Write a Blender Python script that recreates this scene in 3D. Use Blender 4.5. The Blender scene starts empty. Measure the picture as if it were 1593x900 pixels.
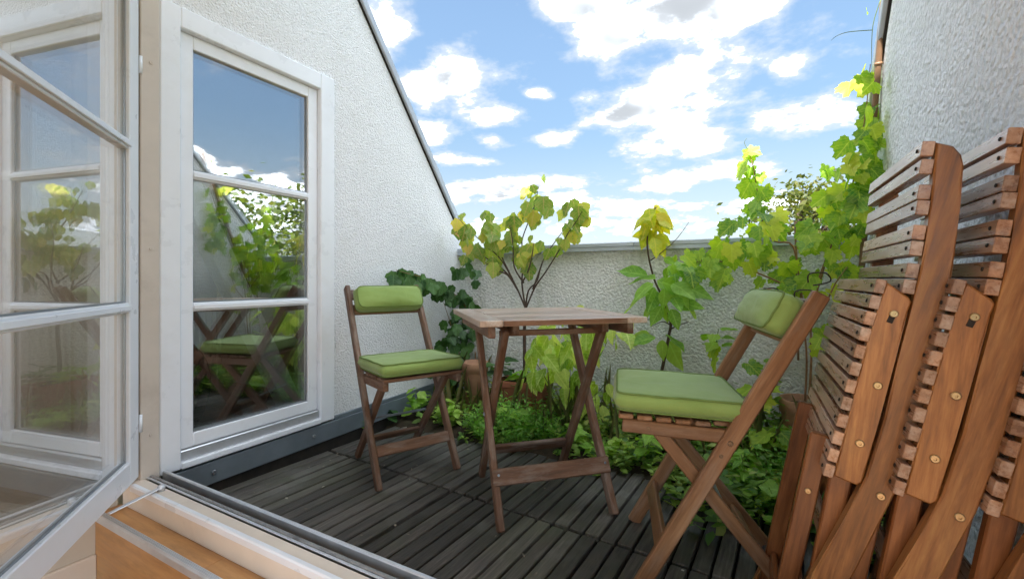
import bpy, bmesh, math, random
from mathutils import Vector, Matrix
random.seed(7)
R = math.radians
sc = bpy.context.scene

# ------------------------------------------------------------------ camera
EYE, YAW, FPX, CX, HY = 0.85, R(28.4), 690.0, 796.5, 435.0
cam_d = bpy.data.cameras.new('camera')
cam = bpy.data.objects.new('camera', cam_d)
sc.collection.objects.link(cam)
cam.location = (0, 0, EYE)
cam.rotation_euler = (R(90), 0, YAW)
cam_d.sensor_width = 36.0
cam_d.sensor_fit = 'HORIZONTAL'
cam_d.lens = FPX / 1593 * 36
cam_d.shift_y = (HY - 450) / 1593
cam_d.clip_start = 0.02
cam_d.clip_end = 2000
sc.camera = cam
SN, CS = math.sin(YAW), math.cos(YAW)

def ray(px, py):
    a = (px - CX) / FPX
    return Vector((a * CS - SN, a * SN + CS, (HY - py) / FPX))
def atY(px, py, Y):
    d = ray(px, py); t = Y / d.y
    return Vector((d.x * t, Y, EYE + d.z * t))
def atX(px, py, X):
    d = ray(px, py); t = X / d.x
    return Vector((X, d.y * t, EYE + d.z * t))
def atZ(px, py, h=0.0):
    d = ray(px, py); t = (h - EYE) / d.z
    return Vector((d.x * t, d.y * t, h))

# ------------------------------------------------------------------ sun, sky, exposure
SUN = Vector((-0.06, -1.0, 1.33)).normalized()
sun_d = bpy.data.lights.new('sun', 'SUN')
sun_d.energy = 2.1
sun_d.angle = R(0.53)
sun_d.color = (1.0, 0.96, 0.90)
sun = bpy.data.objects.new('sun', sun_d)
sc.collection.objects.link(sun)
sun.rotation_euler = (-SUN).to_track_quat('-Z', 'Y').to_euler()

sc.view_settings.view_transform = 'Standard'
sc.view_settings.look = 'None'
sc.view_settings.exposure = 3.2
sc.view_settings.gamma = 1.0
sc.cycles.use_denoising = True
sc.cycles.max_bounces = 10
sc.cycles.diffuse_bounces = 5
sc.cycles.transparent_max_bounces = 24
sc.cycles.caustics_reflective = False
sc.cycles.caustics_refractive = False
sc.cycles.sample_clamp_indirect = 8.0

SKY_STRENGTH = 0.12
world = bpy.data.worlds.new('World')
sc.world = world
world.use_nodes = True
def build_sky():
    nt = world.node_tree; N = nt.nodes; L = nt.links
    N.clear()
    def nd(t, **k):
        n = N.new(t)
        for a, b in k.items(): setattr(n, a, b)
        return n
    def val(s, x):
        if isinstance(x, (int, float)): s.default_value = x
        elif isinstance(x, (tuple, list)): s.default_value = x
        else: L.new(x, s)
    def m(op, a, b=0.0, c=None, clamp=False):
        n = nd('ShaderNodeMath', operation=op, use_clamp=clamp)
        val(n.inputs[0], a); val(n.inputs[1], b)
        if c is not None: val(n.inputs[2], c)
        return n.outputs[0]
    def vm(op, a, b=(0, 0, 0)):
        n = nd('ShaderNodeVectorMath', operation=op)
        val(n.inputs[0], a); val(n.inputs[1], b)
        return n
    def smooth(x, lo, hi):
        n = nd('ShaderNodeMapRange', interpolation_type='SMOOTHSTEP')
        val(n.inputs[0], x); val(n.inputs[1], lo); val(n.inputs[2], hi)
        return n.outputs[0]
    tc = nd('ShaderNodeTexCoord')
    sky = nd('ShaderNodeTexSky', sky_type='NISHITA', sun_disc=False)
    sky.sun_elevation = math.asin(SUN.z)
    sky.sun_rotation = math.atan2(SUN.x, SUN.y)
    sky.altitude = 50
    sky.air_density = 1.0
    sky.dust_density = 0.15
    sky.ozone_density = 1.6
    d = vm('NORMALIZE', tc.outputs['Generated']).outputs[0]
    sep = nd('ShaderNodeSeparateXYZ'); L.new(d, sep.inputs[0])
    el = m('ARCSINE', sep.outputs[2])
    az = m('ARCTAN2', sep.outputs[0], sep.outputs[1])
    comb = nd('ShaderNodeCombineXYZ'); L.new(az, comb.inputs[0]); L.new(el, comb.inputs[1])
    azel = comb.outputs[0]
    # flattened cloud-layer coordinates
    den = m('ADD', m('MAXIMUM', sep.outputs[2], 0.0), 0.22)
    cc = nd('ShaderNodeCombineXYZ')
    L.new(m('DIVIDE', sep.outputs[0], den), cc.inputs[0])
    L.new(m('DIVIDE', sep.outputs[1], den), cc.inputs[1])
    cc.inputs[2].default_value = 12.4
    def fbm(vec, scale, detail, rough, dist=0.0):
        n = nd('ShaderNodeTexNoise', noise_dimensions='3D')
        L.new(vec, n.inputs['Vector'])
        n.inputs['Scale'].default_value = scale
        n.inputs['Detail'].default_value = detail
        n.inputs['Roughness'].default_value = rough
        n.inputs['Distortion'].default_value = dist
        return n.outputs[0]
    big = fbm(cc.outputs[0], 1.6, 2.0, 0.5)
    fine = fbm(cc.outputs[0], 6.0, 6.0, 0.60, 0.0)
    # cumulus groups of the day, by azimuth and elevation
    blobs = [(590, 40, 56, 50), (712, 118, 72, 48), (660, 140, 50, 34), (770, 176, 40, 18), (655, 205, 40, 20), (768, 222, 28, 12),
             (715, 252, 50, 12), (862, 216, 40, 11), (836, 146, 22, 9), (745, 300, 90, 18), (880, 312, 70, 16),
             (880, 8, 80, 26), (1030, 30, 150, 50), (1140, 16, 90, 40), (1080, 125, 150, 56), (985, 160, 80, 38), (1050, 215, 100, 50), (1240, 188, 110, 26),
             (1222, 108, 40, 28), (1100, 270, 95, 22), (1020, 290, 70, 16), (960, 352, 200, 14), (1190, 320, 90, 16), (690, 350, 110, 14), (840, 285, 90, 14), (1000, 325, 110, 16), (960, 60, 60, 40)]
    acc = None
    for (bx, by, rx, ry) in blobs:
        r0 = ray(bx, by).normalized(); r1 = ray(bx + rx, by).normalized(); r2 = ray(bx, by - ry).normalized()
        a0, e0 = math.atan2(r0.x, r0.y), math.asin(r0.z)
        ra = abs(math.atan2(r1.x, r1.y) - a0); re = abs(math.asin(r2.z) - e0)
        df = vm('SUBTRACT', azel, (a0, e0, 0)).outputs[0]
        ln = vm('LENGTH', vm('MULTIPLY', df, (1 / ra, 1 / re, 0)).outputs[0]).outputs['Value']
        b = smooth(ln, 1.9, 0.1)
        acc = b if acc is None else m('MAXIMUM', acc, b)
    # region with the groups: the general noise cover rules elsewhere
    fr = ray(960, 180).normalized()
    dt = vm('DOT_PRODUCT', d, tuple(fr)).outputs['Value']
    inside = smooth(dt, 0.62, 0.80)
    gen = smooth(big, 0.40, 0.56)
    cover = m('ADD', m('MULTIPLY', acc, inside), m('MULTIPLY', gen, m('SUBTRACT', 1.0, inside)))
    fine2 = fbm(vm('ADD', cc.outputs[0], (0.0, -0.10, 0.05)).outputs[0], 3.4, 3.0, 0.60, 0.0)
    dens = m('ADD', m('MULTIPLY', cover, 0.88), m('MULTIPLY', m('SUBTRACT', fine, 0.5), 2.3))
    alpha = smooth(dens, 0.14, 0.82)
    core = smooth(dens, 0.55, 1.1)
    shade_n = fbm(vm('ADD', cc.outputs[0], (7.3, 1.1, 0.0)).outputs[0], 2.3, 3.0, 0.6)
    sh = m('ADD', m('MULTIPLY', smooth(shade_n, 0.32, 0.74), 0.76), m('MULTIPLY', smooth(fine2, 0.32, 0.74), 0.46))
    shade = m('MULTIPLY', smooth(dens, 0.45, 1.05), sh, clamp=True)
    inv = m('SUBTRACT', 1.0, shade)
    lum = m('ADD', m('SUBTRACT', THIN, m('MULTIPLY', shade, THIN * 0.30)), m('MULTIPLY', m('MULTIPLY', core, 2.15), m('MULTIPLY', inv, m('MULTIPLY', inv, inv))))
    lit = vm('SCALE', (0.93, 1.0, 1.08)); L.new(m('MULTIPLY', lum, CLOUD), lit.inputs['Scale'])
    ramp = lit
    tint = nd('ShaderNodeMix', data_type='RGBA', blend_type='MULTIPLY')
    tint.inputs[0].default_value = 1.0
    low = m('ADD', 0.42, m('MULTIPLY', smooth(el, -0.02, 0.62), 0.66))
    sv = vm('SCALE', sky.outputs[0]); L.new(low, sv.inputs['Scale'])
    L.new(sv.outputs[0], tint.inputs[6]); tint.inputs[7].default_value = (SKY_GAIN[0], SKY_GAIN[1], SKY_GAIN[2], 1)
    mix = nd('ShaderNodeMix', data_type='RGBA')
    # thin veil everywhere near the horizon
    veil = m('MULTIPLY', smooth(el, 0.34, 0.02), 0.62)
    a2 = m('MAXIMUM', m('MULTIPLY', alpha, smooth(el, -0.02, 0.03)), veil)
    L.new(a2, mix.inputs[0]); L.new(tint.outputs[2], mix.inputs[6]); L.new(ramp.outputs[0], mix.inputs[7])
    bg = nd('ShaderNodeBackground'); bg.inputs[1].default_value = SKY_STRENGTH
    L.new(mix.outputs[2], bg.inputs[0])
    out = nd('ShaderNodeOutputWorld'); L.new(bg.outputs[0], out.inputs[0])
CLOUD = 6.5
THIN = 0.140
SKY_GAIN = (0.29, 0.285, 0.255)
build_sky()

# ------------------------------------------------------------------ materials
class NT:
    def __init__(s, name):
        s.m = bpy.data.materials.new(name); s.m.use_nodes = True
        s.t = s.m.node_tree; s.N = s.t.nodes; s.L = s.t.links
        s.b = s.N['Principled BSDF']; s.out = s.N['Material Output']
    def nd(s, t, **k):
        n = s.N.new(t)
        for a, b in k.items(): setattr(n, a, b)
        return n
    def put(s, sock, x):
        if isinstance(x, (int, float, tuple, list)): sock.default_value = x
        else: s.L.new(x, sock)
    def coord(s, which='Object', scale=(1, 1, 1), loc=None):
        tc = s.nd('ShaderNodeTexCoord')
        mp = s.nd('ShaderNodeMapping'); s.L.new(tc.outputs[which], mp.inputs[0]); mp.inputs['Scale'].default_value = scale
        if loc is not None: s.L.new(loc, mp.inputs['Location'])
        return mp.outputs[0]
    def rnd(s):
        oi = s.nd('ShaderNodeObjectInfo'); return oi.outputs['Random']
    def rloc(s, k=37.0):
        c = s.nd('ShaderNodeCombineXYZ'); r = s.math('MULTIPLY', s.rnd(), k)
        for i in range(3): s.L.new(r, c.inputs[i])
        return c.outputs[0]
    def math(s, op, a, b=0.0, clamp=False):
        n = s.nd('ShaderNodeMath', operation=op, use_clamp=clamp); s.put(n.inputs[0], a); s.put(n.inputs[1], b); return n.outputs[0]
    def noise(s, vec, scale, detail=4, rough=0.55, dist=0.0):
        n = s.nd('ShaderNodeTexNoise'); s.L.new(vec, n.inputs['Vector'])
        n.inputs['Scale'].default_value = scale; n.inputs['Detail'].default_value = detail
        n.inputs['Roughness'].default_value = rough; n.inputs['Distortion'].default_value = dist
        return n.outputs[0]
    def ramp(s, x, stops):
        n = s.nd('ShaderNodeValToRGB'); s.L.new(x, n.inputs[0]); e = n.color_ramp.elements
        while len(e) < len(stops): e.new(0.5)
        for el, (p, c) in zip(e, stops): el.position = p; el.color = (*c, 1)
        return n.outputs[0]
    def mix(s, f, a, b, mode='MIX'):
        n = s.nd('ShaderNodeMix', data_type='RGBA', blend_type=mode)
        s.put(n.inputs[0], f)
        for i, x in ((6, a), (7, b)):
            if isinstance(x, tuple): n.inputs[i].default_value = (*x[:3], 1)
            else: s.L.new(x, n.inputs[i])
        return n.outputs[2]
    def rng(s, x, a, b, c=0.0, d=1.0):
        n = s.nd('ShaderNodeMapRange'); s.put(n.inputs[0], x)
        for i, v in enumerate((a, b, c, d)): n.inputs[i + 1].default_value = v
        return n.outputs[0]
    def bump(s, h, strength, dist):
        n = s.nd('ShaderNodeBump'); n.inputs['Strength'].default_value = strength; n.inputs['Distance'].default_value = dist
        s.L.new(h, n.inputs['Height']); s.L.new(n.outputs[0], s.b.inputs['Normal'])
    def base(s, c, rough=0.5, spec=0.5, metal=0.0):
        s.put(s.b.inputs['Base Color'], c if not isinstance(c, tuple) else (*c[:3], 1))
        s.put(s.b.inputs['Roughness'], rough); s.b.inputs['Specular IOR Level'].default_value = spec; s.b.inputs['Metallic'].default_value = metal
        return s

def wood(name, dark, mid, light, rough=0.5, grain=1.0, weather=None, wamt=0.5, spec=0.35, rv=0.25, con=0.0):
    t = NT(name); rl = t.rloc()
    v = t.coord('Object', (2.2, 26, 26), rl)
    fine = t.noise(v, 3.0 * grain, 6, 0.65, 0.15)
    v2 = t.coord('Object', (1.4, 9, 9), rl)
    broad = t.noise(v2, 1.8, 3, 0.5, 0.4)
    g = t.math('ADD', t.math('MULTIPLY', fine, 0.55), t.math('MULTIPLY', broad, 0.45))
    col = t.ramp(g, [(0.30 + con, dark), (0.50, mid), (0.70 - con, light)])
    vv = t.rng(t.rnd(), 0, 1, 1 - rv, 1 + rv)
    cv = t.nd('ShaderNodeCombineColor')
    for i in range(3): t.L.new(vv, cv.inputs[i])
    col = t.mix(1.0, col, cv.outputs[0], 'MULTIPLY')
    if weather:
        w = t.noise(t.coord('Object', (3, 14, 14), rl), 2.0, 5, 0.7)
        col = t.mix(t.rng(w, 0.48, 0.68, 0, wamt), col, weather)
    t.base(col, t.rng(fine, 0.3, 0.7, rough - 0.08, rough + 0.12), spec)
    t.bump(fine, 0.25, 0.002)
    return t.m

def plain(name, c, rough=0.5, spec=0.5, metal=0.0, var=0.08, nscale=12, bump=0.0, dirt=None):
    t = NT(name); v = t.coord('Object')
    n = t.noise(v, nscale, 5, 0.6)
    lo = tuple(x * (1 - var) for x in c); hi = tuple(min(1, x * (1 + var)) for x in c)
    col = t.ramp(n, [(0.3, lo), (0.7, hi)])
    if dirt:
        col = t.mix(t.rng(t.noise(v, nscale * 0.4, 7, 0.7), 0.54, 0.75, 0, dirt[3]), col, tuple(dirt[:3]))
    t.base(col, t.rng(n, 0.3, 0.7, max(0.03, rough - 0.06), rough + 0.06), spec, metal)
    if bump: t.bump(t.noise(v, nscale * 6, 4, 0.6), bump, 0.002)
    return t.m

def stucco(name, c, c2, scale=95, strength=0.9, stain=(0.33, 0.33, 0.27), samt=0.25):
    t = NT(name); v = t.coord('Object')
    vo = t.nd('ShaderNodeTexVoronoi', feature='SMOOTH_F1'); t.L.new(v, vo.inputs['Vector']); vo.inputs['Scale'].default_value = scale
    vo.inputs['Smoothness'].default_value = 0.5
    n1 = t.noise(v, scale * 0.75, 5, 0.65)
    n2 = t.noise(v, 1.6, 6, 0.6)
    h = t.math('ADD', t.math('ADD', t.math('MULTIPLY', n1, 1.0), t.math('MULTIPLY', vo.outputs['Distance'], -0.6)), t.math('MULTIPLY', t.noise(v, 9.0, 4, 0.6), 0.9))
    col = t.ramp(n1, [(0.33, c2), (0.55, c)])
    col = t.mix(t.rng(n2, 0.50, 0.75, 0, samt), col, stain)
    st = t.noise(t.coord('Object', (9, 9, 0.7)), 1.0, 5, 0.6)
    col = t.mix(t.rng(st, 0.56, 0.78, 0, samt * 1.1), col, stain)
    t.base(col, 0.93, 0.15)
    t.bump(h, strength, 0.016)
    return t.m

def leafmat(name, stops, trans=0.45, rough=0.45, island=False, gain=1.0):
    t = NT(name)
    if island:
        g = t.nd('ShaderNodeNewGeometry'); r = g.outputs['Random Per Island']
    else: r = t.rnd()
    col = t.ramp(r, stops)
    v = t.coord('Object')
    n = t.noise(v, 5.0, 4, 0.6)
    col = t.mix(t.rng(n, 0.4, 0.75, 0, 0.35), col, tuple(min(1, x * 1.5) for x in stops[-1][1]))
    if not island:                              # pale midrib and side veins
        sp = t.nd('ShaderNodeSeparateXYZ'); t.L.new(v, sp.inputs[0])
        ax = t.math('ABSOLUTE', sp.outputs[0])
        fr_ = t.math('FRACT', t.math('MULTIPLY', t.math('SUBTRACT', sp.outputs[1], t.math('MULTIPLY', ax, 0.9)), 6.5))
        vein = t.math('MAXIMUM', t.rng(ax, 0.012, 0.03, 1, 0), t.math('MULTIPLY', t.rng(fr_, 0.05, 0.2, 1, 0), 0.7))
        vein.node.use_clamp = True
        col = t.mix(t.math('MULTIPLY', vein, 0.45), col, tuple(min(1, x * 1.25 + 0.05) for x in stops[-1][1]))
    t.base(col, rough, 0.35)
    tr = t.nd('ShaderNodeBsdfTranslucent')
    hs = t.nd('ShaderNodeHueSaturation'); hs.inputs['Saturation'].default_value = 1.15; hs.inputs['Value'].default_value = 1.5
    t.L.new(col, hs.inputs['Color']); t.L.new(hs.outputs[0], tr.inputs[0])
    ms = t.nd('ShaderNodeMixShader'); ms.inputs[0].default_value = trans
    t.L.new(t.b.outputs[0], ms.inputs[1]); t.L.new(tr.outputs[0], ms.inputs[2]); t.L.new(ms.outputs[0], t.out.inputs[0])
    return t.m

def glassmat(name, base=0.16):
    t = NT(name)
    t.N.remove(t.b)
    tr = t.nd('ShaderNodeBsdfTransparent'); tr.inputs[0].default_value = (0.94, 0.96, 0.95, 1)
    gl = t.nd('ShaderNodeBsdfGlossy'); gl.inputs['Roughness'].default_value = 0.0; gl.inputs[0].default_value = (0.97, 0.98, 1, 1)
    lw_ = t.nd('ShaderNodeLayerWeight'); lw_.inputs[0].default_value = 0.5
    f = t.math('ADD', t.math('MULTIPLY', t.math('POWER', lw_.outputs['Facing'], 4.0), 1 - base), base, clamp=True)
    ms = t.nd('ShaderNodeMixShader'); t.L.new(f, ms.inputs[0]); t.L.new(tr.outputs[0], ms.inputs[1]); t.L.new(gl.outputs[0], ms.inputs[2])
    t.L.new(ms.outputs[0], t.out.inputs[0])
    return t.m

M = {}
M['old_wood'] = wood('weathered_wood', (0.065, 0.032, 0.018), (0.145, 0.072, 0.040), (0.24, 0.135, 0.08), 0.55, 1.0, (0.30, 0.25, 0.21), 0.55)
M['table_top'] = wood('table_top_wood', (0.20, 0.125, 0.085), (0.38, 0.265, 0.195), (0.52, 0.40, 0.32), 0.34, 1.0, (0.56, 0.51, 0.46), 0.8, 0.6)
M['teak'] = wood('oiled_teak', (0.105, 0.038, 0.010), (0.285, 0.112, 0.030), (0.44, 0.21, 0.068), 0.36, 1.2, (0.10, 0.04, 0.015), 0.45, 0.5, 0.28, 0.05)
M['teak_dark'] = wood('dark_oiled_teak', (0.07, 0.022, 0.006), (0.17, 0.058, 0.016), (0.28, 0.108, 0.032), 0.36, 1.2, None, 0, 0.5, 0.25, 0.04)
M['slat'] = wood('slat_teak', (0.15, 0.065, 0.030), (0.30, 0.148, 0.075), (0.46, 0.29, 0.19), 0.28, 1.1, (0.48, 0.38, 0.31), 0.6, 0.7, 0.32, 0.04)
M['chair_wood'] = wood('bistro_chair_wood', (0.115, 0.050, 0.021), (0.245, 0.12, 0.054), (0.37, 0.20, 0.10), 0.45, 1.0, (0.32, 0.24, 0.18), 0.35)
M['oak'] = wood('oak_step', (0.33, 0.16, 0.06), (0.47, 0.25, 0.10), (0.56, 0.33, 0.15), 0.4, 0.6, (0.16, 0.09, 0.04), 0.35)
M['pale_floor'] = wood('pale_floor', (0.40, 0.33, 0.26), (0.52, 0.45, 0.37), (0.60, 0.53, 0.45), 0.4, 0.7)
M['parquet'] = wood('parquet_floor', (0.22, 0.11, 0.05), (0.34, 0.18, 0.09), (0.44, 0.26, 0.14), 0.35, 0.7)
def deckmat():
    t = NT('weathered_decking'); rl = t.rloc()
    fine = t.noise(t.coord('Object', (2.5, 40, 30), rl), 3.0, 6, 0.7, 0.5)
    col = t.ramp(fine, [(0.28, (0.022, 0.020, 0.019)), (0.5, (0.075, 0.068, 0.060)), (0.75, (0.16, 0.148, 0.132))])
    tc = t.nd('ShaderNodeNewGeometry')
    n = t.nd('ShaderNodeTexNoise'); t.L.new(tc.outputs['Position'], n.inputs['Vector']); n.inputs['Scale'].default_value = 2.6; n.inputs['Detail'].default_value = 7; n.inputs['Roughness'].default_value = 0.65
    col = t.mix(t.rng(n.outputs[0], 0.46, 0.68, 0, 0.55), col, (0.070, 0.080, 0.045))
    n2 = t.nd('ShaderNodeTexNoise'); t.L.new(tc.outputs['Position'], n2.inputs['Vector']); n2.inputs['Scale'].default_value = 5.0; n2.inputs['Detail'].default_value = 8
    col = t.mix(t.rng(n2.outputs[0], 0.55, 0.72, 0, 0.55), col, (0.17, 0.165, 0.155))
    vv = t.rng(t.rnd(), 0, 1, 0.62, 1.5)
    cv = t.nd('ShaderNodeCombineColor')
    for i in range(3): t.L.new(vv, cv.inputs[i])
    col = t.mix(1.0, col, cv.outputs[0], 'MULTIPLY')
    t.base(col, t.rng(fine, 0.3, 0.7, 0.42, 0.68), 0.4)
    t.bump(fine, 0.5, 0.004)
    return t.m
M['deck'] = deckmat()
M['stucco_white'] = stucco('white_stucco', (0.89, 0.90, 0.92), (0.79, 0.80, 0.82), 120, 0.65, (0.70, 0.69, 0.66), 0.3)
M['stucco_back'] = stucco('aged_stucco', (0.88, 0.88, 0.87), (0.64, 0.64, 0.63), 74, 0.95, (0.44, 0.45, 0.38), 0.6)
M['stucco_right'] = stucco('light_grey_stucco', (0.92, 0.93, 0.95), (0.76, 0.77, 0.79), 70, 1.0, (0.64, 0.64, 0.61), 0.3)
M['paint'] = plain('white_gloss_paint', (0.84, 0.87, 0.92), 0.30, 0.5, 0, 0.03, 6, 0.05, (0.62, 0.60, 0.55, 0.30))
M['cream'] = plain('cream_paint', (0.74, 0.65, 0.55), 0.45, 0.4, 0, 0.05, 8, 0.05, (0.42, 0.34, 0.27, 0.35))
M['jamb'] = plain('beige_jamb_paint', (0.62, 0.55, 0.48), 0.5, 0.4, 0, 0.05, 8, 0.05, (0.38, 0.31, 0.25, 0.4))
M['plaster'] = plain('interior_plaster', (0.60, 0.54, 0.45), 0.9, 0.2, 0, 0.05, 4, 0.3)
M['plaster_white'] = plain('white_plaster', (0.80, 0.79, 0.76), 0.9, 0.2, 0, 0.04, 4, 0.2)
M['zinc'] = plain('zinc_sheet', (0.30, 0.33, 0.36), 0.42, 0.5, 0.7, 0.15, 7, 0.08)
M['coping'] = plain('zinc_coping', (0.44, 0.48, 0.54), 0.5, 0.5, 0.25, 0.14, 5, 0.08)
M['flash'] = plain('blue_grey_flashing', (0.17, 0.205, 0.235), 0.42, 0.5, 0.2, 0.2, 5, 0.08, (0.22, 0.23, 0.23, 0.5))
M['alu'] = plain('aluminium', (0.66, 0.68, 0.71), 0.36, 0.5, 0.6, 0.08, 20, 0.03)
M['alu_dirty'] = plain('dirty_aluminium', (0.33, 0.32, 0.31), 0.45, 0.5, 0.7, 0.3, 18, 0.1, (0.10, 0.085, 0.07, 0.7))
M['grime'] = plain('grime', (0.030, 0.027, 0.024), 0.9, 0.2, 0, 0.3, 20, 0.3)
M['brass'] = plain('brass', (0.46, 0.34, 0.19), 0.35, 0.5, 0.95, 0.1, 60)
M['bronze'] = plain('dull_bronze', (0.20, 0.14, 0.09), 0.4, 0.5, 0.9, 0.1, 60)
M['black'] = plain('black_rubber', (0.02, 0.02, 0.022), 0.5, 0.4, 0, 0.1, 10)
M['terracotta'] = plain('terracotta', (0.42, 0.23, 0.14), 0.85, 0.2, 0, 0.15, 9, 0.25, (0.52, 0.44, 0.36, 0.6))
M['terracotta_dark'] = plain('damp_terracotta', (0.30, 0.11, 0.06), 0.8, 0.25, 0, 0.18, 9, 0.25, (0.16, 0.12, 0.07, 0.6))
M['soil'] = plain('soil', (0.040, 0.030, 0.020), 0.95, 0.1, 0, 0.4, 25, 0.8, (0.05, 0.06, 0.025, 0.6))
M['gland'] = plain('far_ground', (0.13, 0.15, 0.09), 0.95, 0.1, 0, 0.3, 0.05)
M['roof_red'] = plain('red_roof_tiles', (0.42, 0.14, 0.07), 0.85, 0.2, 0, 0.2, 2, 0.2)
M['house'] = plain('pale_render', (0.72, 0.70, 0.66), 0.9, 0.2, 0, 0.05, 1)
M['dark_glass'] = plain('dark_window', (0.03, 0.035, 0.04), 0.1, 0.5, 0, 0.1, 1)
M['bark'] = plain('bark', (0.085, 0.058, 0.045), 0.85, 0.2, 0, 0.3, 40, 0.4)
M['vine_bark'] = plain('vine_stem', (0.24, 0.13, 0.06), 0.7, 0.3, 0, 0.3, 40, 0.3)
M['green_stem'] = plain('green_stem', (0.16, 0.22, 0.05), 0.6, 0.3, 0, 0.2, 30)
M['bamboo'] = plain('bamboo_cane', (0.22, 0.13, 0.075), 0.45, 0.4, 0, 0.2, 14, 0.1)
M['glass'] = glassmat('window_glass', 0.38)
M['door_glass'] = glassmat('door_glass', 0.44)
M['cord'] = plain('black_cord', (0.03, 0.025, 0.02), 0.7, 0.3, 0, 0.1, 30)
def fabric():
    t = NT('green_canvas'); v = t.coord('Object')
    n = t.noise(v, 6, 4, 0.6); w = t.noise(t.coord('Object', (1, 1, 1)), 420, 2, 0.5)
    col = t.ramp(n, [(0.3, (0.205, 0.305, 0.075)), (0.7, (0.27, 0.38, 0.11))])
    t.base(col, 0.75, 0.25); t.b.inputs['Sheen Weight'].default_value = 0.25
    n3 = t.noise(v, 13, 3, 0.5, 0.6)
    t.bump(t.math('ADD', t.math('MULTIPLY', w, 0.12), n3), 0.45, 0.007)
    return t.m
M['fabric'] = fabric()
M['piping'] = plain('dark_green_piping', (0.15, 0.22, 0.06), 0.8, 0.2, 0, 0.1, 30)
M['leaf_shrub'] = leafmat('shrub_leaf', [(0.0, (0.11, 0.24, 0.04)), (0.5, (0.24, 0.38, 0.06)), (0.75, (0.42, 0.50, 0.08)), (0.95, (0.60, 0.54, 0.09)), (1.0, (0.55, 0.36, 0.16))], 0.45)
M['leaf_ivy'] = leafmat('dark_leaf', [(0.0, (0.016, 0.052, 0.014)), (0.6, (0.035, 0.095, 0.022)), (1.0, (0.07, 0.16, 0.035))], 0.25)
M['leaf_lime'] = leafmat('lime_leaf', [(0.0, (0.20, 0.36, 0.045)), (0.5, (0.42, 0.58, 0.08)), (1.0, (0.66, 0.70, 0.22))], 0.5)
M['leaf_young'] = leafmat('young_tree_leaf', [(0.0, (0.14, 0.31, 0.04)), (0.7, (0.25, 0.44, 0.06)), (1.0, (0.36, 0.52, 0.09))], 0.45)
M['leaf_yellow'] = leafmat('yellow_leaf', [(0.0, (0.36, 0.46, 0.045)), (0.6, (0.55, 0.56, 0.06)), (1.0, (0.66, 0.54, 0.08))], 0.5)
M['leaf_vine'] = leafmat('vine_leaf', [(0.0, (0.07, 0.20, 0.04)), (0.35, (0.18, 0.36, 0.045)), (0.75, (0.36, 0.52, 0.06)), (1.0, (0.55, 0.58, 0.09))], 0.5)
M['leaf_herb'] = leafmat('herb_leaf', [(0.0, (0.05, 0.12, 0.025)), (0.45, (0.12, 0.25, 0.04)), (0.8, (0.24, 0.38, 0.06)), (1.0, (0.40, 0.44, 0.12))], 0.35, 0.5, True)
M['leaf_feather'] = leafmat('feathery_leaf', [(0.0, (0.08, 0.21, 0.03)), (1.0, (0.22, 0.42, 0.07))], 0.4, 0.5, True)
M['grass'] = leafmat('dry_grass', [(0.0, (0.10, 0.13, 0.03)), (1.0, (0.25, 0.22, 0.09))], 0.3, 0.6, True)
M['leaf_tree'] = leafmat('tree_leaf', [(0.0, (0.045, 0.085, 0.018)), (0.6, (0.10, 0.16, 0.03)), (1.0, (0.20, 0.22, 0.05))], 0.35, 0.5, True)
M['leaf_birch'] = leafmat('olive_leaf', [(0.0, (0.035, 0.055, 0.010)), (0.6, (0.075, 0.095, 0.018)), (1.0, (0.12, 0.115, 0.025))], 0.4, 0.5, True)

# ------------------------------------------------------------------ helpers
COL = sc.collection
def link(name, me, mat, parent=None, mtx=None):
    o = bpy.data.objects.new(name, me); COL.objects.link(o)
    if mat is not None and not me.materials: me.materials.append(M[mat] if isinstance(mat, str) else mat)
    if parent is not None: o.parent = parent
    if mtx is not None: o.matrix_basis = mtx
    return o
def tag(o, label=None, cat=None, group=None, kind=None):
    if label: o['label'] = label
    if cat: o['category'] = cat
    if group: o['group'] = group
    if kind: o['kind'] = kind
    return o
def empty(name, loc=(0, 0, 0), rz=0.0, label=None, cat=None, group=None):
    o = bpy.data.objects.new(name, None); COL.objects.link(o); o.location = loc; o.rotation_euler = (0, 0, rz)
    o.empty_display_size = 0.05
    return tag(o, label, cat, group)
def finish(bm, name, smooth=False):
    me = bpy.data.meshes.new(name); bmesh.ops.recalc_face_normals(bm, faces=bm.faces[:]); bm.to_mesh(me); bm.free()
    if smooth:
        for p in me.polygons: p.use_smooth = True
    return me
_box = {}
def box_mesh(sx, sy, sz, bev=0.0):
    k = (round(sx, 4), round(sy, 4), round(sz, 4), round(bev, 4))
    bm = bmesh.new(); bmesh.ops.create_cube(bm, size=1.0)
    for v in bm.verts: v.co = Vector((v.co.x * sx, v.co.y * sy, v.co.z * sz))
    if bev > 0: bmesh.ops.bevel(bm, geom=bm.edges[:], offset=min(bev, 0.4 * min(sx, sy, sz)), segments=1, affect='EDGES')
    return finish(bm, 'box')
def cached_box(sx, sy, sz, bev, mat):
    k = (round(sx, 4), round(sy, 4), round(sz, 4), round(bev, 4), mat)
    if k not in _box:
        me = box_mesh(sx, sy, sz, bev); me.materials.append(M[mat]); _box[k] = me
    return _box[k]
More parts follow.
